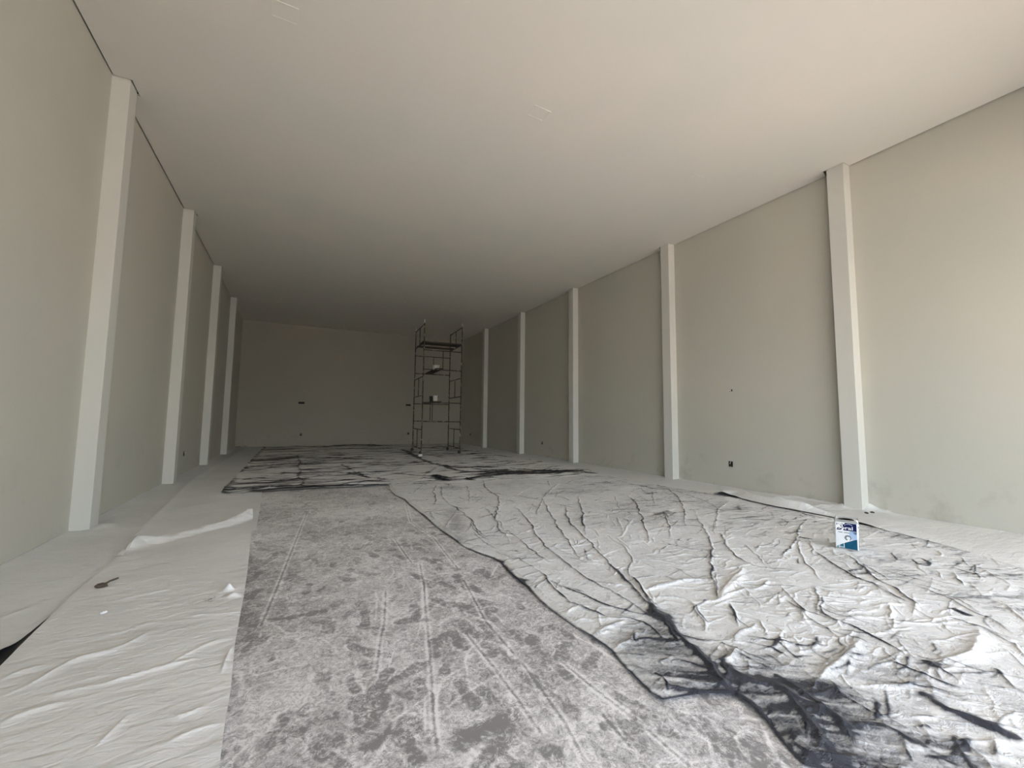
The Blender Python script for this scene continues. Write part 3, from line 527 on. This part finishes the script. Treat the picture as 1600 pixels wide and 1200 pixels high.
D -= 0.55*np.tanh(zone/0.55)+0.28*brk2*soft_poly(X, Y, fls([(945, 975), (1040, 965), (1120, 1000), (1330, 1040), (1480, 1080), (1600, 1120), (1640, 1260), (1250, 1260), (1030, 1105)]), 0.45)
le = np.array(d_left); d = dist_poly(X, Y, le); lift = vnoise(Y*3+X*2, X*2, 8)
Z = 0.010+(Z-0.010)*np.clip(d/0.07, 0, 1)+(0.018*np.clip(lift*2-0.9, 0, 1))*np.exp(-(d/0.03)**2); D -= 0.8*np.exp(-(d/0.013)**2)*(0.4+lift)  # dust thinned along the edge, also painting the shadow under its raised rim
for pl in (fls([(765, 873), (790, 890), (827, 922)]), fls([(772, 874), (782, 882)])): crease(S, pl, 0.03, 0.03, 0.022, 0.9)
CAN = np.array([5.845, 2.71])
rc = np.hypot(X-CAN[0], Y-CAN[1]); k = np.clip((rc-0.18)/0.12, 0, 1); Z = Z*k+0.036*(1-k)
SHEET_Z = 0.036
tag(grid_mesh('plastic_sheet', X, Y, np.maximum(Z, 0.009), M_PLASTIC, D), 'crumpled white-dusted plastic sheet with radiating folds, under the paint can', 'drop sheet')

# ------------------------------------------------------------------ paint can
M_LID = plain('shaded_lid', (0.13, 0.13, 0.125), 0.6, 0.4, scale=20)  # tin darkened in colour to paint in the shadow of the recessed lid
M_TIN = plain('tinplate', (0.42, 0.42, 0.40), 0.38, 0.75, scale=20)
M_WHITE = plain('white_print', (0.72, 0.74, 0.74), 0.45, scale=30, var=0.05)
M_NAVY = plain('navy_print', (0.006, 0.010, 0.070), 0.7, var=0.2, spec=0.15)
M_TEAL = plain('teal_print', (0.006, 0.075, 0.135), 0.7, var=0.2, spec=0.15)
M_TEAL2 = plain('light_teal_print', (0.03, 0.14, 0.19), 0.7, var=0.2, spec=0.15)
M_SKYB = plain('pale_blue_print', (0.36, 0.47, 0.66), 0.4)
M_SPLASH = plain('dried_white_paint', (0.78, 0.78, 0.75), 0.5, bumps=0.3, scale=40)
M_GREY = plain('grey_print', (0.16, 0.17, 0.18), 0.5)
W_, Hc = 0.212, 0.335; hw = W_/2
A0, A1 = fl(1306.0, 859.5), fl(1343.0, 866.5)
rz = math.atan2(A1[1]-A0[1], A1[0]-A0[0])+math.radians(7)     # local +x runs along the printed face, local -y faces the viewer
mid = (A0+A1)/2; nrm = np.array([-math.sin(rz), math.cos(rz)])
cpos = mid/np.hypot(*mid)*(np.hypot(*mid)-0.03)+nrm*hw
can = tag(empty('paint_can', (cpos[0], cpos[1], SHEET_Z), rz), 'square tin paint can with navy, white and teal label standing on the crumpled sheet', 'paint can')
bm = bmesh.new(); box(bm, -hw, hw, -hw, hw, 0.0, Hc-0.012, 0.0)
ve = [e for e in bm.edges if abs(e.verts[0].co.z-e.verts[1].co.z) > 0.1]; bmesh.ops.bevel(bm, geom=ve, offset=0.010, segments=4, affect='EDGES', profile=0.5)
build('body', bm, M_WHITE, can)
def rrect(off, r, n=4):
    a = hw+off; out = []
    for cx, cy, s in ((a-r, -(a-r), -90), (a-r, a-r, 0), (-(a-r), a-r, 90), (-(a-r), -(a-r), 180)):
        for k in range(n+1):
            t = math.radians(s+90*k/n); out.append((cx+r*math.cos(t), cy+r*math.sin(t)))
    return out
def ring(bm, prof):
    loops = [[bm.verts.new((x, y, z)) for x, y in rrect(o, max(0.003, 0.010+o))] for o, z in prof]; n = len(loops[0])
    for A, B in zip(loops, loops[1:]):
        for k in range(n): bm.faces.new((A[k], A[(k+1) % n], B[(k+1) % n], B[k]))
    return loops
bm = bmesh.new(); L = ring(bm, [(-0.001, Hc-0.03), (0.002, Hc-0.028), (0.003, Hc-0.004), (0.001, Hc), (-0.006, Hc), (-0.008, Hc-0.016)]); bm.faces.new(L[-1]); build('top_rim', bm, M_TIN, can)
bm = bmesh.new(); ring(bm, [(-0.001, 0.012), (0.0025, 0.010), (0.0025, 0.0), (-0.002, 0.0)]); build('bottom_rim', bm, M_TIN, can)
bm = bmesh.new(); lathe(bm, [(0.075, Hc-0.02), (0.076, Hc-0.008), (0.070, Hc-0.006), (0.066, Hc-0.012), (0.02, Hc-0.012)], 24); build('lid', bm, M_LID, can)
bm = bmesh.new(); box(bm, -hw+0.009, hw-0.009, -hw+0.009, hw-0.009, Hc-0.022, Hc-0.0155); build('top_plate', bm, M_LID, can)
FY = -hw-0.0006
def decal(name, polys, mat, y=FY, th=0.0006):
    bm = bmesh.new()
    for P in polys:
        a = [bm.verts.new((x, y, z)) for x, z in P]; b = [bm.verts.new((x, y-th, z)) for x, z in P]
        bm.faces.new(a); bm.faces.new(b[::-1])
        for i in range(len(P)): bm.faces.new((a[i], a[(i+1) % len(P)], b[(i+1) % len(P)], b[i]))
    return build(name, bm, mat, can)
def P2(pts):   # label coordinates 0..1 (left-right, bottom-top)
    return [(-hw+0.012+u*(W_-0.024), 0.012+v*(Hc-0.045)) for u, v in pts]
def arc(cu, cv, ru, rv, a0, a1, n=14): return [(cu+ru*math.cos(math.radians(a0+(a1-a0)*k/n)), cv+rv*math.sin(math.radians(a0+(a1-a0)*k/n))) for k in range(n+1)]
decal('label_band', [P2([(0, 0.70), (1, 0.70), (1, 1.0), (0, 1.0)])], M_NAVY)
decal('label_panel', [P2([(0.66, 0.69), (1, 0.69), (1, 0.42), (0.80, 0.34), (0.62, 0.47)])], M_SKYB)
decal('label_wedge', [P2([(0.70, 0.69), (1.0, 0.69), (1.0, 0.615), (0.93, 0.575)])], M_TEAL)
decal('label_corner', [P2([(0.36, 0.0), (1, 0.0), (1, 0.41), (0.76, 0.335), (0.36, 0.20)])], M_TEAL)
decal('label_stripe', [P2([(0.0, 0.0), (0.36, 0.0), (0.36, 0.20), (0.18, 0.13), (0.0, 0.05)])], M_TEAL2)
decal('label_arc', [P2(arc(0.62, 0.83, 0.24, 0.135, 40, 150)+arc(0.62, 0.83, 0.232, 0.122, 150, 40))], M_WHITE, FY-0.0006)
decal('label_emblem', [P2(arc(0.56, 0.42, 0.17, 0.11, -60, 250)+arc(0.58, 0.415, 0.095, 0.056, 250, -60))], M_GREY, FY-0.0006)
decal('label_emblem', [P2([(0.52, 0.38), (0.57, 0.45), (0.61, 0.41), (0.66, 0.43), (0.67, 0.37), (0.58, 0.34)])], M_WHITE, FY-0.0012)
decal('label_line', [P2([(u, 0.60), (u+wd, 0.60), (u+wd, 0.632), (u, 0.632)]) for u, wd in ((0.10, 0.05), (0.16, 0.04), (0.21, 0.06), (0.28, 0.03), (0.38, 0.05), (0.44, 0.06), (0.51, 0.05), (0.57, 0.06), (0.64, 0.05))], M_GREY)
decal('label_line', [P2([(0.03+0.08*k, 0.03), (0.09+0.08*k, 0.03), (0.09+0.08*k, 0.055), (0.03+0.08*k, 0.055)]) for k in range(4)], M_WHITE, FY-0.0006)
cu = bpy.data.curves.new('label_name', 'FONT'); cu.body = 'coral'; cu.size = 0.074; cu.extrude = 0.0004; cu.offset = 0.0012; cu.align_x = 'CENTER'
tmp = bpy.data.objects.new('tmp', cu); COL.objects.link(tmp); bpy.context.view_layer.update()
me = bpy.data.meshes.new_from_object(tmp.evaluated_get(bpy.context.evaluated_depsgraph_get())); bpy.data.objects.remove(tmp)
me.transform(Matrix.Translation((-0.012, FY-0.0012, 0.012+0.745*(Hc-0.045))) @ Matrix.Rotation(math.pi/2, 4, 'X') @ Matrix.Diagonal((1.0, 0.72, 1, 1)))
me.materials.clear(); link('label_name', me, M_WHITE, can)
rs = random.Random(4)
spl = [(-0.01, 1.01), (0.46, 1.01), (0.40, 0.93), (0.36, 0.96), (0.33, 0.90), (0.34, 0.83), (0.28, 0.86), (0.27, 0.78), (0.345, 0.80), (0.345, 0.69), (0.22, 0.70), (0.21, 0.76), (0.15, 0.75), (0.14, 0.80), (0.06, 0.79), (0.05, 0.72), (-0.01, 0.73)]
decal('paint_splash', [P2(spl)], M_SPLASH, FY-0.002, 0.0015)
decal('paint_splash', [P2([(-0.01, 0.5), (0.03, 0.66), (0.02, 0.7), (0.0, 0.73)]), P2([(0.345, 0.70), (0.375, 0.70), (0.37, 0.3), (0.375, 0.02), (0.345, 0.02), (0.35, 0.4)]), P2([(0.12, 0.0), (0.15, 0.0), (0.15, 0.5), (0.12, 0.45)])], M_SPLASH, FY-0.002, 0.0010)
decal('label_blot', [P2(arc(u, v, a, b, 0, 330, 8)) for u, v, a, b in ((0.05, 0.93, 0.022, 0.045), (0.13, 0.95, 0.012, 0.03), (0.25, 0.87, 0.028, 0.035), (0.30, 0.95, 0.02, 0.03), (0.22, 0.93, 0.015, 0.02), (0.24, 0.755, 0.04, 0.035), (0.08, 0.77, 0.025, 0.02), (0.17, 0.78, 0.015, 0.025))], M_NAVY, FY-0.0045, 0.0006)
# printed right side with splashes, and a lump of dried paint on the top corner
bm = bmesh.new(); box(bm, hw, hw+0.0008, -hw+0.011, hw-0.02, 0.22, 0.30); build('label_band', bm, M_NAVY, can)
bm = bmesh.new(); box(bm, hw, hw+0.0008, -hw+0.011, hw-0.02, 0.014, 0.12); build('label_corner', bm, M_TEAL, can)
bm = bmesh.new()
for x, y, z, s in ((hw-0.010, -hw+0.006, Hc-0.002, 0.014), (hw-0.002, -hw+0.012, Hc-0.02, 0.010), (hw-0.022, -hw+0.012, Hc+0.004, 0.010), (hw+0.002, -hw+0.02, Hc-0.05, 0.012), (hw+0.001, -hw+0.018, Hc-0.09, 0.010)):
    bmesh.ops.create_icosphere(bm, subdivisions=2, radius=s, matrix=Matrix.Translation((x, y, z)) @ Matrix.Diagonal((1, 0.7, 1.25, 1)))
build('paint_splash', bm, M_SPLASH, can, True)
bm = bmesh.new(); path_tube(bm, [(-hw-0.003, 0, 0.29), (-hw-0.016, -0.04, 0.27), (-hw-0.018, -0.07, 0.20), (-hw-0.012, -0.075, 0.15)], 0.0025); build('handle', bm, M_TIN, can)

# ------------------------------------------------------------------ scaffold tower
m, n, l, b = mat_new('rusty_painted_tube'); g = n.new('ShaderNodeNewGeometry').outputs['Position']
t1 = noise_node(n, l, 7, 5, 0.65, g); t2 = noise_node(n, l, 30, 3, 0.6, g)
c = mixcol(n, l, maprange(n, l, t2.outputs[0], 0.4, 0.65, 0, 1), (0.035, 0.026, 0.020), (0.07, 0.045, 0.03))
l.new(mixcol(n, l, maprange(n, l, t1.outputs[0], 0.56, 0.66, 0, 0.9), c, (0.55, 0.53, 0.48)), b.inputs['Base Color']); b.inputs['Roughness'].default_value = 0.6
M_TUBE = m
M_PIN = plain('paint_caked_pin', (0.55, 0.53, 0.49), 0.6)
M_WOOD = plain('grimy_plank', (0.075, 0.06, 0.045), 0.8, scale=9, var=0.3)
M_RUBBER = plain('black_rubber', (0.02, 0.02, 0.02), 0.7)
SX, SY, SRZ, SW, SD, SZ = 5.514, 17.963, -0.07, 1.624, 1.947, 5.572
FZ = 0.03
tower = tag(empty('scaffold_tower', (SX, SY, FZ), SRZ), 'tall narrow tubular scaffold tower standing on the far plastic sheet', 'scaffold')
RT = 0.024
def frame(a, b, z0, z1, r0, r1, struts):
    """one H-frame from corner a to corner b; its posts reach from z0 to z1, its rails lie at r0 and r1"""
    fr = empty('scaffold_frame'); fr.parent = tower; a, b = Vector((*a, 0)), Vector((*b, 0)); up = Vector((0, 0, 1))
    for p in (a, b):
        bm = bmesh.new(); tube(bm, p+up*z0, p+up*(z1-0.015), RT, 10); tube(bm, p+up*(z1-0.06), p+up*(z1-0.012), RT+0.005, 10); build('post', bm, M_TUBE, fr, False)
    for z in (r0, r1):
        bm = bmesh.new(); tube(bm, a+up*z, b+up*z, RT*0.85, 8); build('rail', bm, M_TUBE, fr)
    for s in struts:
        p = a.lerp(b, s); bm = bmesh.new(); tube(bm, p+up*r0, p+up*r1, RT*0.75, 8); build('strut', bm, M_TUBE, fr)
nl, nr, flc, frc = (-SW/2, -SD/2), (SW/2, -SD/2), (-SW/2, SD/2), (SW/2, SD/2)
lev = [(0.17, 1.16, 0.21, 1.0), (1.16, 2.26, 1.33, 2.11), (2.26, 3.35, 2.40, 3.19), (3.35, 4.45, 3.49, 4.30), (4.45, 5.44, 4.62, 5.40)]
for k, (z0, z1, r0, r1) in enumerate(lev):
    if k % 2 == 0:
        for a, b_ in ((nl, flc), (nr, frc)): frame(a, b_, z0, z1, r0, r1, (0.5,))
    else:
        for q, (a, b_) in enumerate(((nl, nr), (flc, frc))): frame(a, b_, z0, z1, r0, r1, (0.52,) if q else ((0.20,) if k == 1 else (0.5,)))
for p in (nl, nr, flc, frc):
    bm = bmesh.new(); tube(bm, (*p, 5.40), (*p, SZ), 0.018, 8); build('pin', bm, M_PIN, tower)
    cf = empty('caster', (*p, 0)); cf.parent = tower
    bm = bmesh.new(); tube(bm, (0, 0, 0.135), (0, 0, 0.19), 0.02, 8); box(bm, -0.05, 0.05, -0.028, 0.028, 0.125, 0.14); box(bm, -0.05, 0.015, -0.03, -0.024, 0.05, 0.13); box(bm, -0.05, 0.015, 0.024, 0.03, 0.05, 0.13); build('fork', bm, M_TUBE, cf)
    bm = bmesh.new(); tube(bm, (-0.025, -0.02, 0.062), (-0.025, 0.02, 0.062), 0.062, 18); tube(bm, (-0.025, -0.03, 0.062), (-0.025, 0.03, 0.062), 0.015, 8); build('wheel', bm, M_RUBBER, cf)
Ms = Matrix.Translation((SX, SY, FZ)) @ Matrix.Rotation(SRZ, 4, 'Z')
def plank(x0, x1, y0, y1, z, label, th=0.045, seed=0):
    c = Ms @ Vector(((x0+x1)/2, (y0+y1)/2, z)); o = empty('plank', c, SRZ)
    bm = bmesh.new(); box(bm, -(x1-x0)/2, (x1-x0)/2, -(y1-y0)/2, (y1-y0)/2, 0, th, 0.004)
    bpy.data.objects.remove(o)
    ob = build('plank', bm, M_WOOD); ob.location = c; ob.rotation_euler = (0, 0, SRZ); return tag(ob, label, 'plank')
rt = RT*0.85
plank(-SW/2-0.02, SW/2+0.03, -SD/2+0.12, -SD/2+0.78, 4.62+rt, 'wide dark plank forming the scaffold top platform, nearer side', 0.05)
plank(-SW/2+0.0, SW/2+0.02, SD/2-0.62, SD/2-0.30, 4.62+rt, 'narrower plank at the back of the scaffold top platform', 0.05)
plank(-0.31, -0.0, -SD/2-0.12, SD/2+0.10, 3.49+rt, 'dark plank across the scaffold at mid height, holding one white paint tin')
plank(-0.36, -0.04, -SD/2-0.10, SD/2+0.12, 2.11+rt, 'dark plank across the lower part of the scaffold, holding a bucket and roller')
M_PALE = plain('pale_tin', (0.80, 0.79, 0.74), 0.5, var=0.25, scale=25)
M_BLACKP = plain('black_bucket_plastic', (0.025, 0.024, 0.022), 0.5)
M_FLEECE = plain('white_roller_fleece', (0.6, 0.59, 0.55), 0.9, bumps=0.6, scale=90)
def pail(x, y, z, r, h, mat, label, lean=0.0):
    c = Ms @ Vector((x, y, z)); o = tag(empty('paint_bucket', c, SRZ+0.4), label, 'bucket')
    bm = bmesh.new(); lathe(bm, [(r*0.86, 0), (r, h), (r*1.06, h), (r*1.06, h-0.015), (r*0.98, h-0.015), (r*0.95, h*0.7), (0.01, h*0.7)], 18); build('body', bm, mat, o, False)
    bm = bmesh.new(); path_tube(bm, [(r*1.05*math.cos(t), 0.02, h-0.01+r*0.75*math.sin(t)*0.9) for t in np.linspace(0, math.pi, 11)], 0.004); build('handle', bm, M_TIN, o)
    return o
zt = 3.49+rt+0.045
pail(-0.10, -0.35, zt, 0.10, 0.20, M_PALE, 'pale paint bucket on the upper cross plank of the scaffold')
c = Ms @ Vector((-0.23, -0.55, zt)); o = tag(empty('paint_tin', c, SRZ+0.3), 'small square white tin beside the bucket on the upper scaffold plank', 'paint can')
bm = bmesh.new(); box(bm, -0.07, 0.07, -0.07, 0.07, 0, 0.19, 0.012); build('body', bm, M_PALE, o)
bm = bmesh.new(); box(bm, -0.073, 0.073, -0.073, 0.073, 0.175, 0.195, 0.008); build('top_rim', bm, M_TIN, o)
zt = 2.11+rt+0.045
pail(-0.19, -0.55, zt, 0.105, 0.25, M_PALE, 'pale paint bucket in the middle of the lower scaffold plank')
pail(-0.27, -0.15, zt, 0.09, 0.24, M_BLACKP, 'black bucket behind the pale one on the lower scaffold plank')
c = Ms @ Vector((-0.07, -0.35, zt)); o = tag(empty('paint_roller', c, SRZ+0.2), 'paint roller leaning beside the buckets on the lower scaffold plank', 'paint roller')
bm = bmesh.new(); tube(bm, (0.0, -0.1, 0.22), (0.0, 0.1, 0.22), 0.035, 14); build('sleeve', bm, M_BLACKP, o)
bm = bmesh.new(); path_tube(bm, [(0, -0.1, 0.22), (0, -0.13, 0.22), (0, -0.13, 0.16), (0, 0.0, 0.13), (0, 0.0, 0.10)], 0.004); build('frame_wire', bm, M_TIN, o)
bm = bmesh.new(); tube(bm, (0, 0, 0.0), (0, 0, 0.12), 0.016, 10, r2=0.012); build('handle', bm, M_BLACKP, o)

# ------------------------------------------------------------------ wall boxes and ceiling covers
M_BOX = plain('black_box_plastic', (0.012, 0.012, 0.011), 0.6)
M_PLATE = plain('white_plate', (0.66, 0.65, 0.60), 0.5)
def wall_frame(p, axis):
    """local x along the wall, local y up, local z out of the wall"""
    o = empty('wall_outlet'); zdir = {'R': Vector((-1, 0, 0)), 'L': Vector((1, 0, 0)), 'B': Vector((0, -1, 0))}[axis]
    y = Vector((0, 0, 1)); x = y.cross(zdir); o.matrix_world = Matrix(((x.x, y.x, zdir.x, p[0]), (x.y, y.y, zdir.y, p[1]), (x.z, y.z, zdir.z, p[2]), (0, 0, 0, 1))); return o
def frame_ring(bm, w, h, t, z0, z1):
    box(bm, -w, w, h-t, h, z0, z1); box(bm, -w, w, -h, -h+t, z0, z1); box(bm, -w, -w+t, -h+t, h-t, z0, z1); box(bm, w-t, w, -h+t, h-t, z0, z1)
def outlet(p, axis, label, group=None, wires=True):
    o = tag(wall_frame(p, axis), label, 'outlet box', group)
    bm = bmesh.new(); frame_ring(bm, 0.046, 0.062, 0.007, 0, 0.012); build('rim', bm, M_BOX, o)
    bm = bmesh.new(); box(bm, -0.039, 0.039, -0.055, 0.055, 0, 0.002); build('back_box', bm, M_DARK, o)
    if wires:
        bm = bmesh.new(); path_tube(bm, [(0.0, 0.045, 0.003), (0.004, 0.03, 0.022), (-0.006, 0.012, 0.026), (0.004, 0.0, 0.02)], 0.007); build('wire', bm, M_PLATE, o)
    for s in (-1, 1):
        bm = bmesh.new(); tube(bm, (0, s*0.05, 0), (0, s*0.05, 0.015), 0.006, 8); build('screw_lug', bm, M_TIN, o)
def high_plate(p, axis, label):
    o = tag(wall_frame(p, axis), label, 'outlet box'); o.name = 'wall_plate'
    bm = bmesh.new(); frame_ring(bm, 0.052, 0.034, 0.008, 0, 0.010); box(bm, -0.006, 0.006, -0.026, 0.026, 0, 0.010); build('plate_frame', bm, M_PLATE, o)
    for x0, x1 in ((-0.044, -0.006), (0.006, 0.044)):
        bm = bmesh.new(); box(bm, x0, x1, -0.026, 0.026, 0, 0.003); build('socket_hole', bm, M_DARK if x0 < 0 else M_BOX, o)
    bm = bmesh.new(); box(bm, -0.036, -0.014, -0.016, 0.016, 0.003, 0.012); build('module', bm, M_PLATE, o)
def wall_slot(p, axis, label):
    o = tag(wall_frame(p, axis), label, 'outlet box'); o.name = 'wall_slot'
    bm = bmesh.new(); frame_ring(bm, 0.14, 0.05, 0.012, 0, 0.010); build('slot_frame', bm, M_BOX, o)
    bm = bmesh.new(); box(bm, -0.128, 0.128, -0.038, 0.038, 0, 0.003); build('slot_back', bm, M_DARK, o)
outlet((XR, 6.337, 0.534), 'R', 'low black outlet box on the right wall between its first and second columns')
high_plate((XR, 6.28, 2.212), 'R', 'high white two-hole plate on the right wall between its first and second columns')
outlet((XR, 14.59, 0.558), 'R', 'low black outlet box on the right wall between its third and fourth columns')
high_plate((XR, 14.61, 2.23), 'R', 'high small plate on the right wall between its third and fourth columns')
outlet((XR, 22.38, 0.60), 'R', 'low outlet box on the right wall next to the far corner, behind the last column', wires=False)
outlet((XL, 13.60, 0.515), 'L', 'low outlet box on the left wall between its second and third columns')
wall_slot((0.268, YB, 2.207), 'B', 'high dark slot on the far wall, on the left half of it')
outlet((0.315, YB, 0.59), 'B', 'low outlet box on the far wall, on the left half of it')
wall_slot((5.75, YB, 2.23), 'B', 'high dark slot on the far wall beside the scaffold tower')
outlet((5.80, YB, 0.607), 'B', 'low outlet box on the far wall beside the scaffold tower', wires=False)
def ceiling_cover(px, py, label, ang):
    d = _MT.T @ np.array([(px-800)/F_PX, -(py-600)/F_PX, 1.0]); t = (H-CAM_H)/d[2]
    o = tag(empty('ceiling_cover', (d[0]*t, d[1]*t, H), ang), label, 'ceiling cover', None)
    bm = bmesh.new(); frame_ring(bm, 0.145, 0.12, 0.016, -0.005, 0.0); build('cover_frame', bm, M_CEIL, o)
    bm = bmesh.new(); box(bm, -0.128, 0.128, -0.103, 0.103, -0.002, 0.0); build('cover_plate', bm, M_CEIL, o)
ceiling_cover(842, 177, 'square ceiling cover near the middle of the ceiling', 0.03)
ceiling_cover(1084, 279, 'square ceiling cover nearer the right wall', 0.0)
ceiling_cover(445, 19, 'faint square ceiling cover at the left, near the top of the view', 0.0)

# ------------------------------------------------------------------ scraps on the floor
M_BROWN = plain('brown_card', (0.10, 0.075, 0.055), 0.85, var=0.3, scale=30)
M_SCRAP = plain('white_scrap', (0.78, 0.78, 0.77), 0.7)
M_BLK = plain('black_plastic_scrap', (0.02, 0.02, 0.022), 0.5)
def crumple(bm, c, sx, sy, sz, seed, rz=0.0):
    r = random.Random(seed); v = bmesh.ops.create_icosphere(bm, subdivisions=2, radius=1.0)['verts']
    for q in v: q.co *= 0.72+0.5*r.random()
    bmesh.ops.transform(bm, verts=v, matrix=Matrix.Translation(c) @ Matrix.Rotation(rz, 4, 'Z') @ Matrix.Diagonal((sx, sy, sz, 1)))
c = fl(157, 922); o = tag(empty('cardboard_scrap', (c[0], c[1], 0.03)), 'torn brown scrap with a stalk lying on the white sheet at left', 'scrap')
bm = bmesh.new(); crumple(bm, (0, 0.0, 0.006), 0.045, 0.035, 0.020, 2, 0.4); build('torn_piece', bm, M_BROWN, o)
a = fl(158, 923); e = fl(184, 911); bm = bmesh.new(); path_tube(bm, [(a[0]-c[0], a[1]-c[1], 0.012), ((a[0]+e[0])/2-c[0], (a[1]+e[1])/2-c[1], 0.02), (e[0]-c[0], e[1]-c[1], 0.014)], 0.008); build('stalk', bm, M_BROWN, o)
c = fl(160, 964); bm = bmesh.new(); crumple(bm, (0, 0, 0), 0.024, 0.018, 0.010, 5, 0.3); o = build('paper_bit', bm, M_SCRAP); o.location = (c[0], c[1], 0.032); tag(o, 'tiny white paper bit in the middle of the bright near sheet', 'scrap')
c = fl(326, 944); bm = bmesh.new(); path_tube(bm, [(-0.10, -0.02, 0), (-0.03, 0.01, 0.004), (0.0, 0.0, 0.0), (0.03, 0.03, 0.004), (0.035, 0.05, 0)], 0.005); crumple(bm, (0.015, 0.0, 0), 0.025, 0.02, 0.008, 9); o = build('dry_twig', bm, plain('pale_twig', (0.42, 0.39, 0.36), 0.8)); o.location = (c[0], c[1], 0.032); tag(o, 'pale dry twig on the bright near sheet by its right edge', 'scrap')
for k, (px, py, lab) in enumerate(((1354, 805, 'small dark scrap on the white strip behind the paint can, left of two'), (1363, 804, 'small dark scrap on the white strip behind the paint can, right of two'))):
    c = fl(px, py); bm = bmesh.new(); crumple(bm, (0, 0, 0), 0.045, 0.03, 0.014, 20+k, 0.5); o = build('plastic_scrap', bm, M_BLK); o.location = (c[0]*0.985, c[1]*0.985, 0.06); tag(o, lab, 'scrap', None)
c = fl(657, 713.5); bm = bmesh.new(); crumple(bm, (0, 0, 0), 0.09, 0.06, 0.05, 31, 0.2); o = build('paper_ball', bm, M_SCRAP); o.location = (c[0]-0.05, c[1]-0.15, 0.075); tag(o, 'crumpled white paper at the foot of the scaffold', 'scrap')
for k, (px, py, lab) in enumerate(((369, 698.5, 'pale rubble chip in the far left corner, nearer the wall'), (374, 697.5, 'pale rubble chip in the far left corner, nearer the plastic sheet'))):
    c = fl(px, py+1); bm = bmesh.new(); crumple(bm, (0, 0, 0), 0.10, 0.07, 0.04, 40+k, 0.1); o = build('rubble_chip', bm, plain('rubble', (0.45, 0.38, 0.27), 0.9)); o.location = (XL+0.16+0.30*k, min(c[1], YB-0.2), 0.045); tag(o, lab, 'rubble')
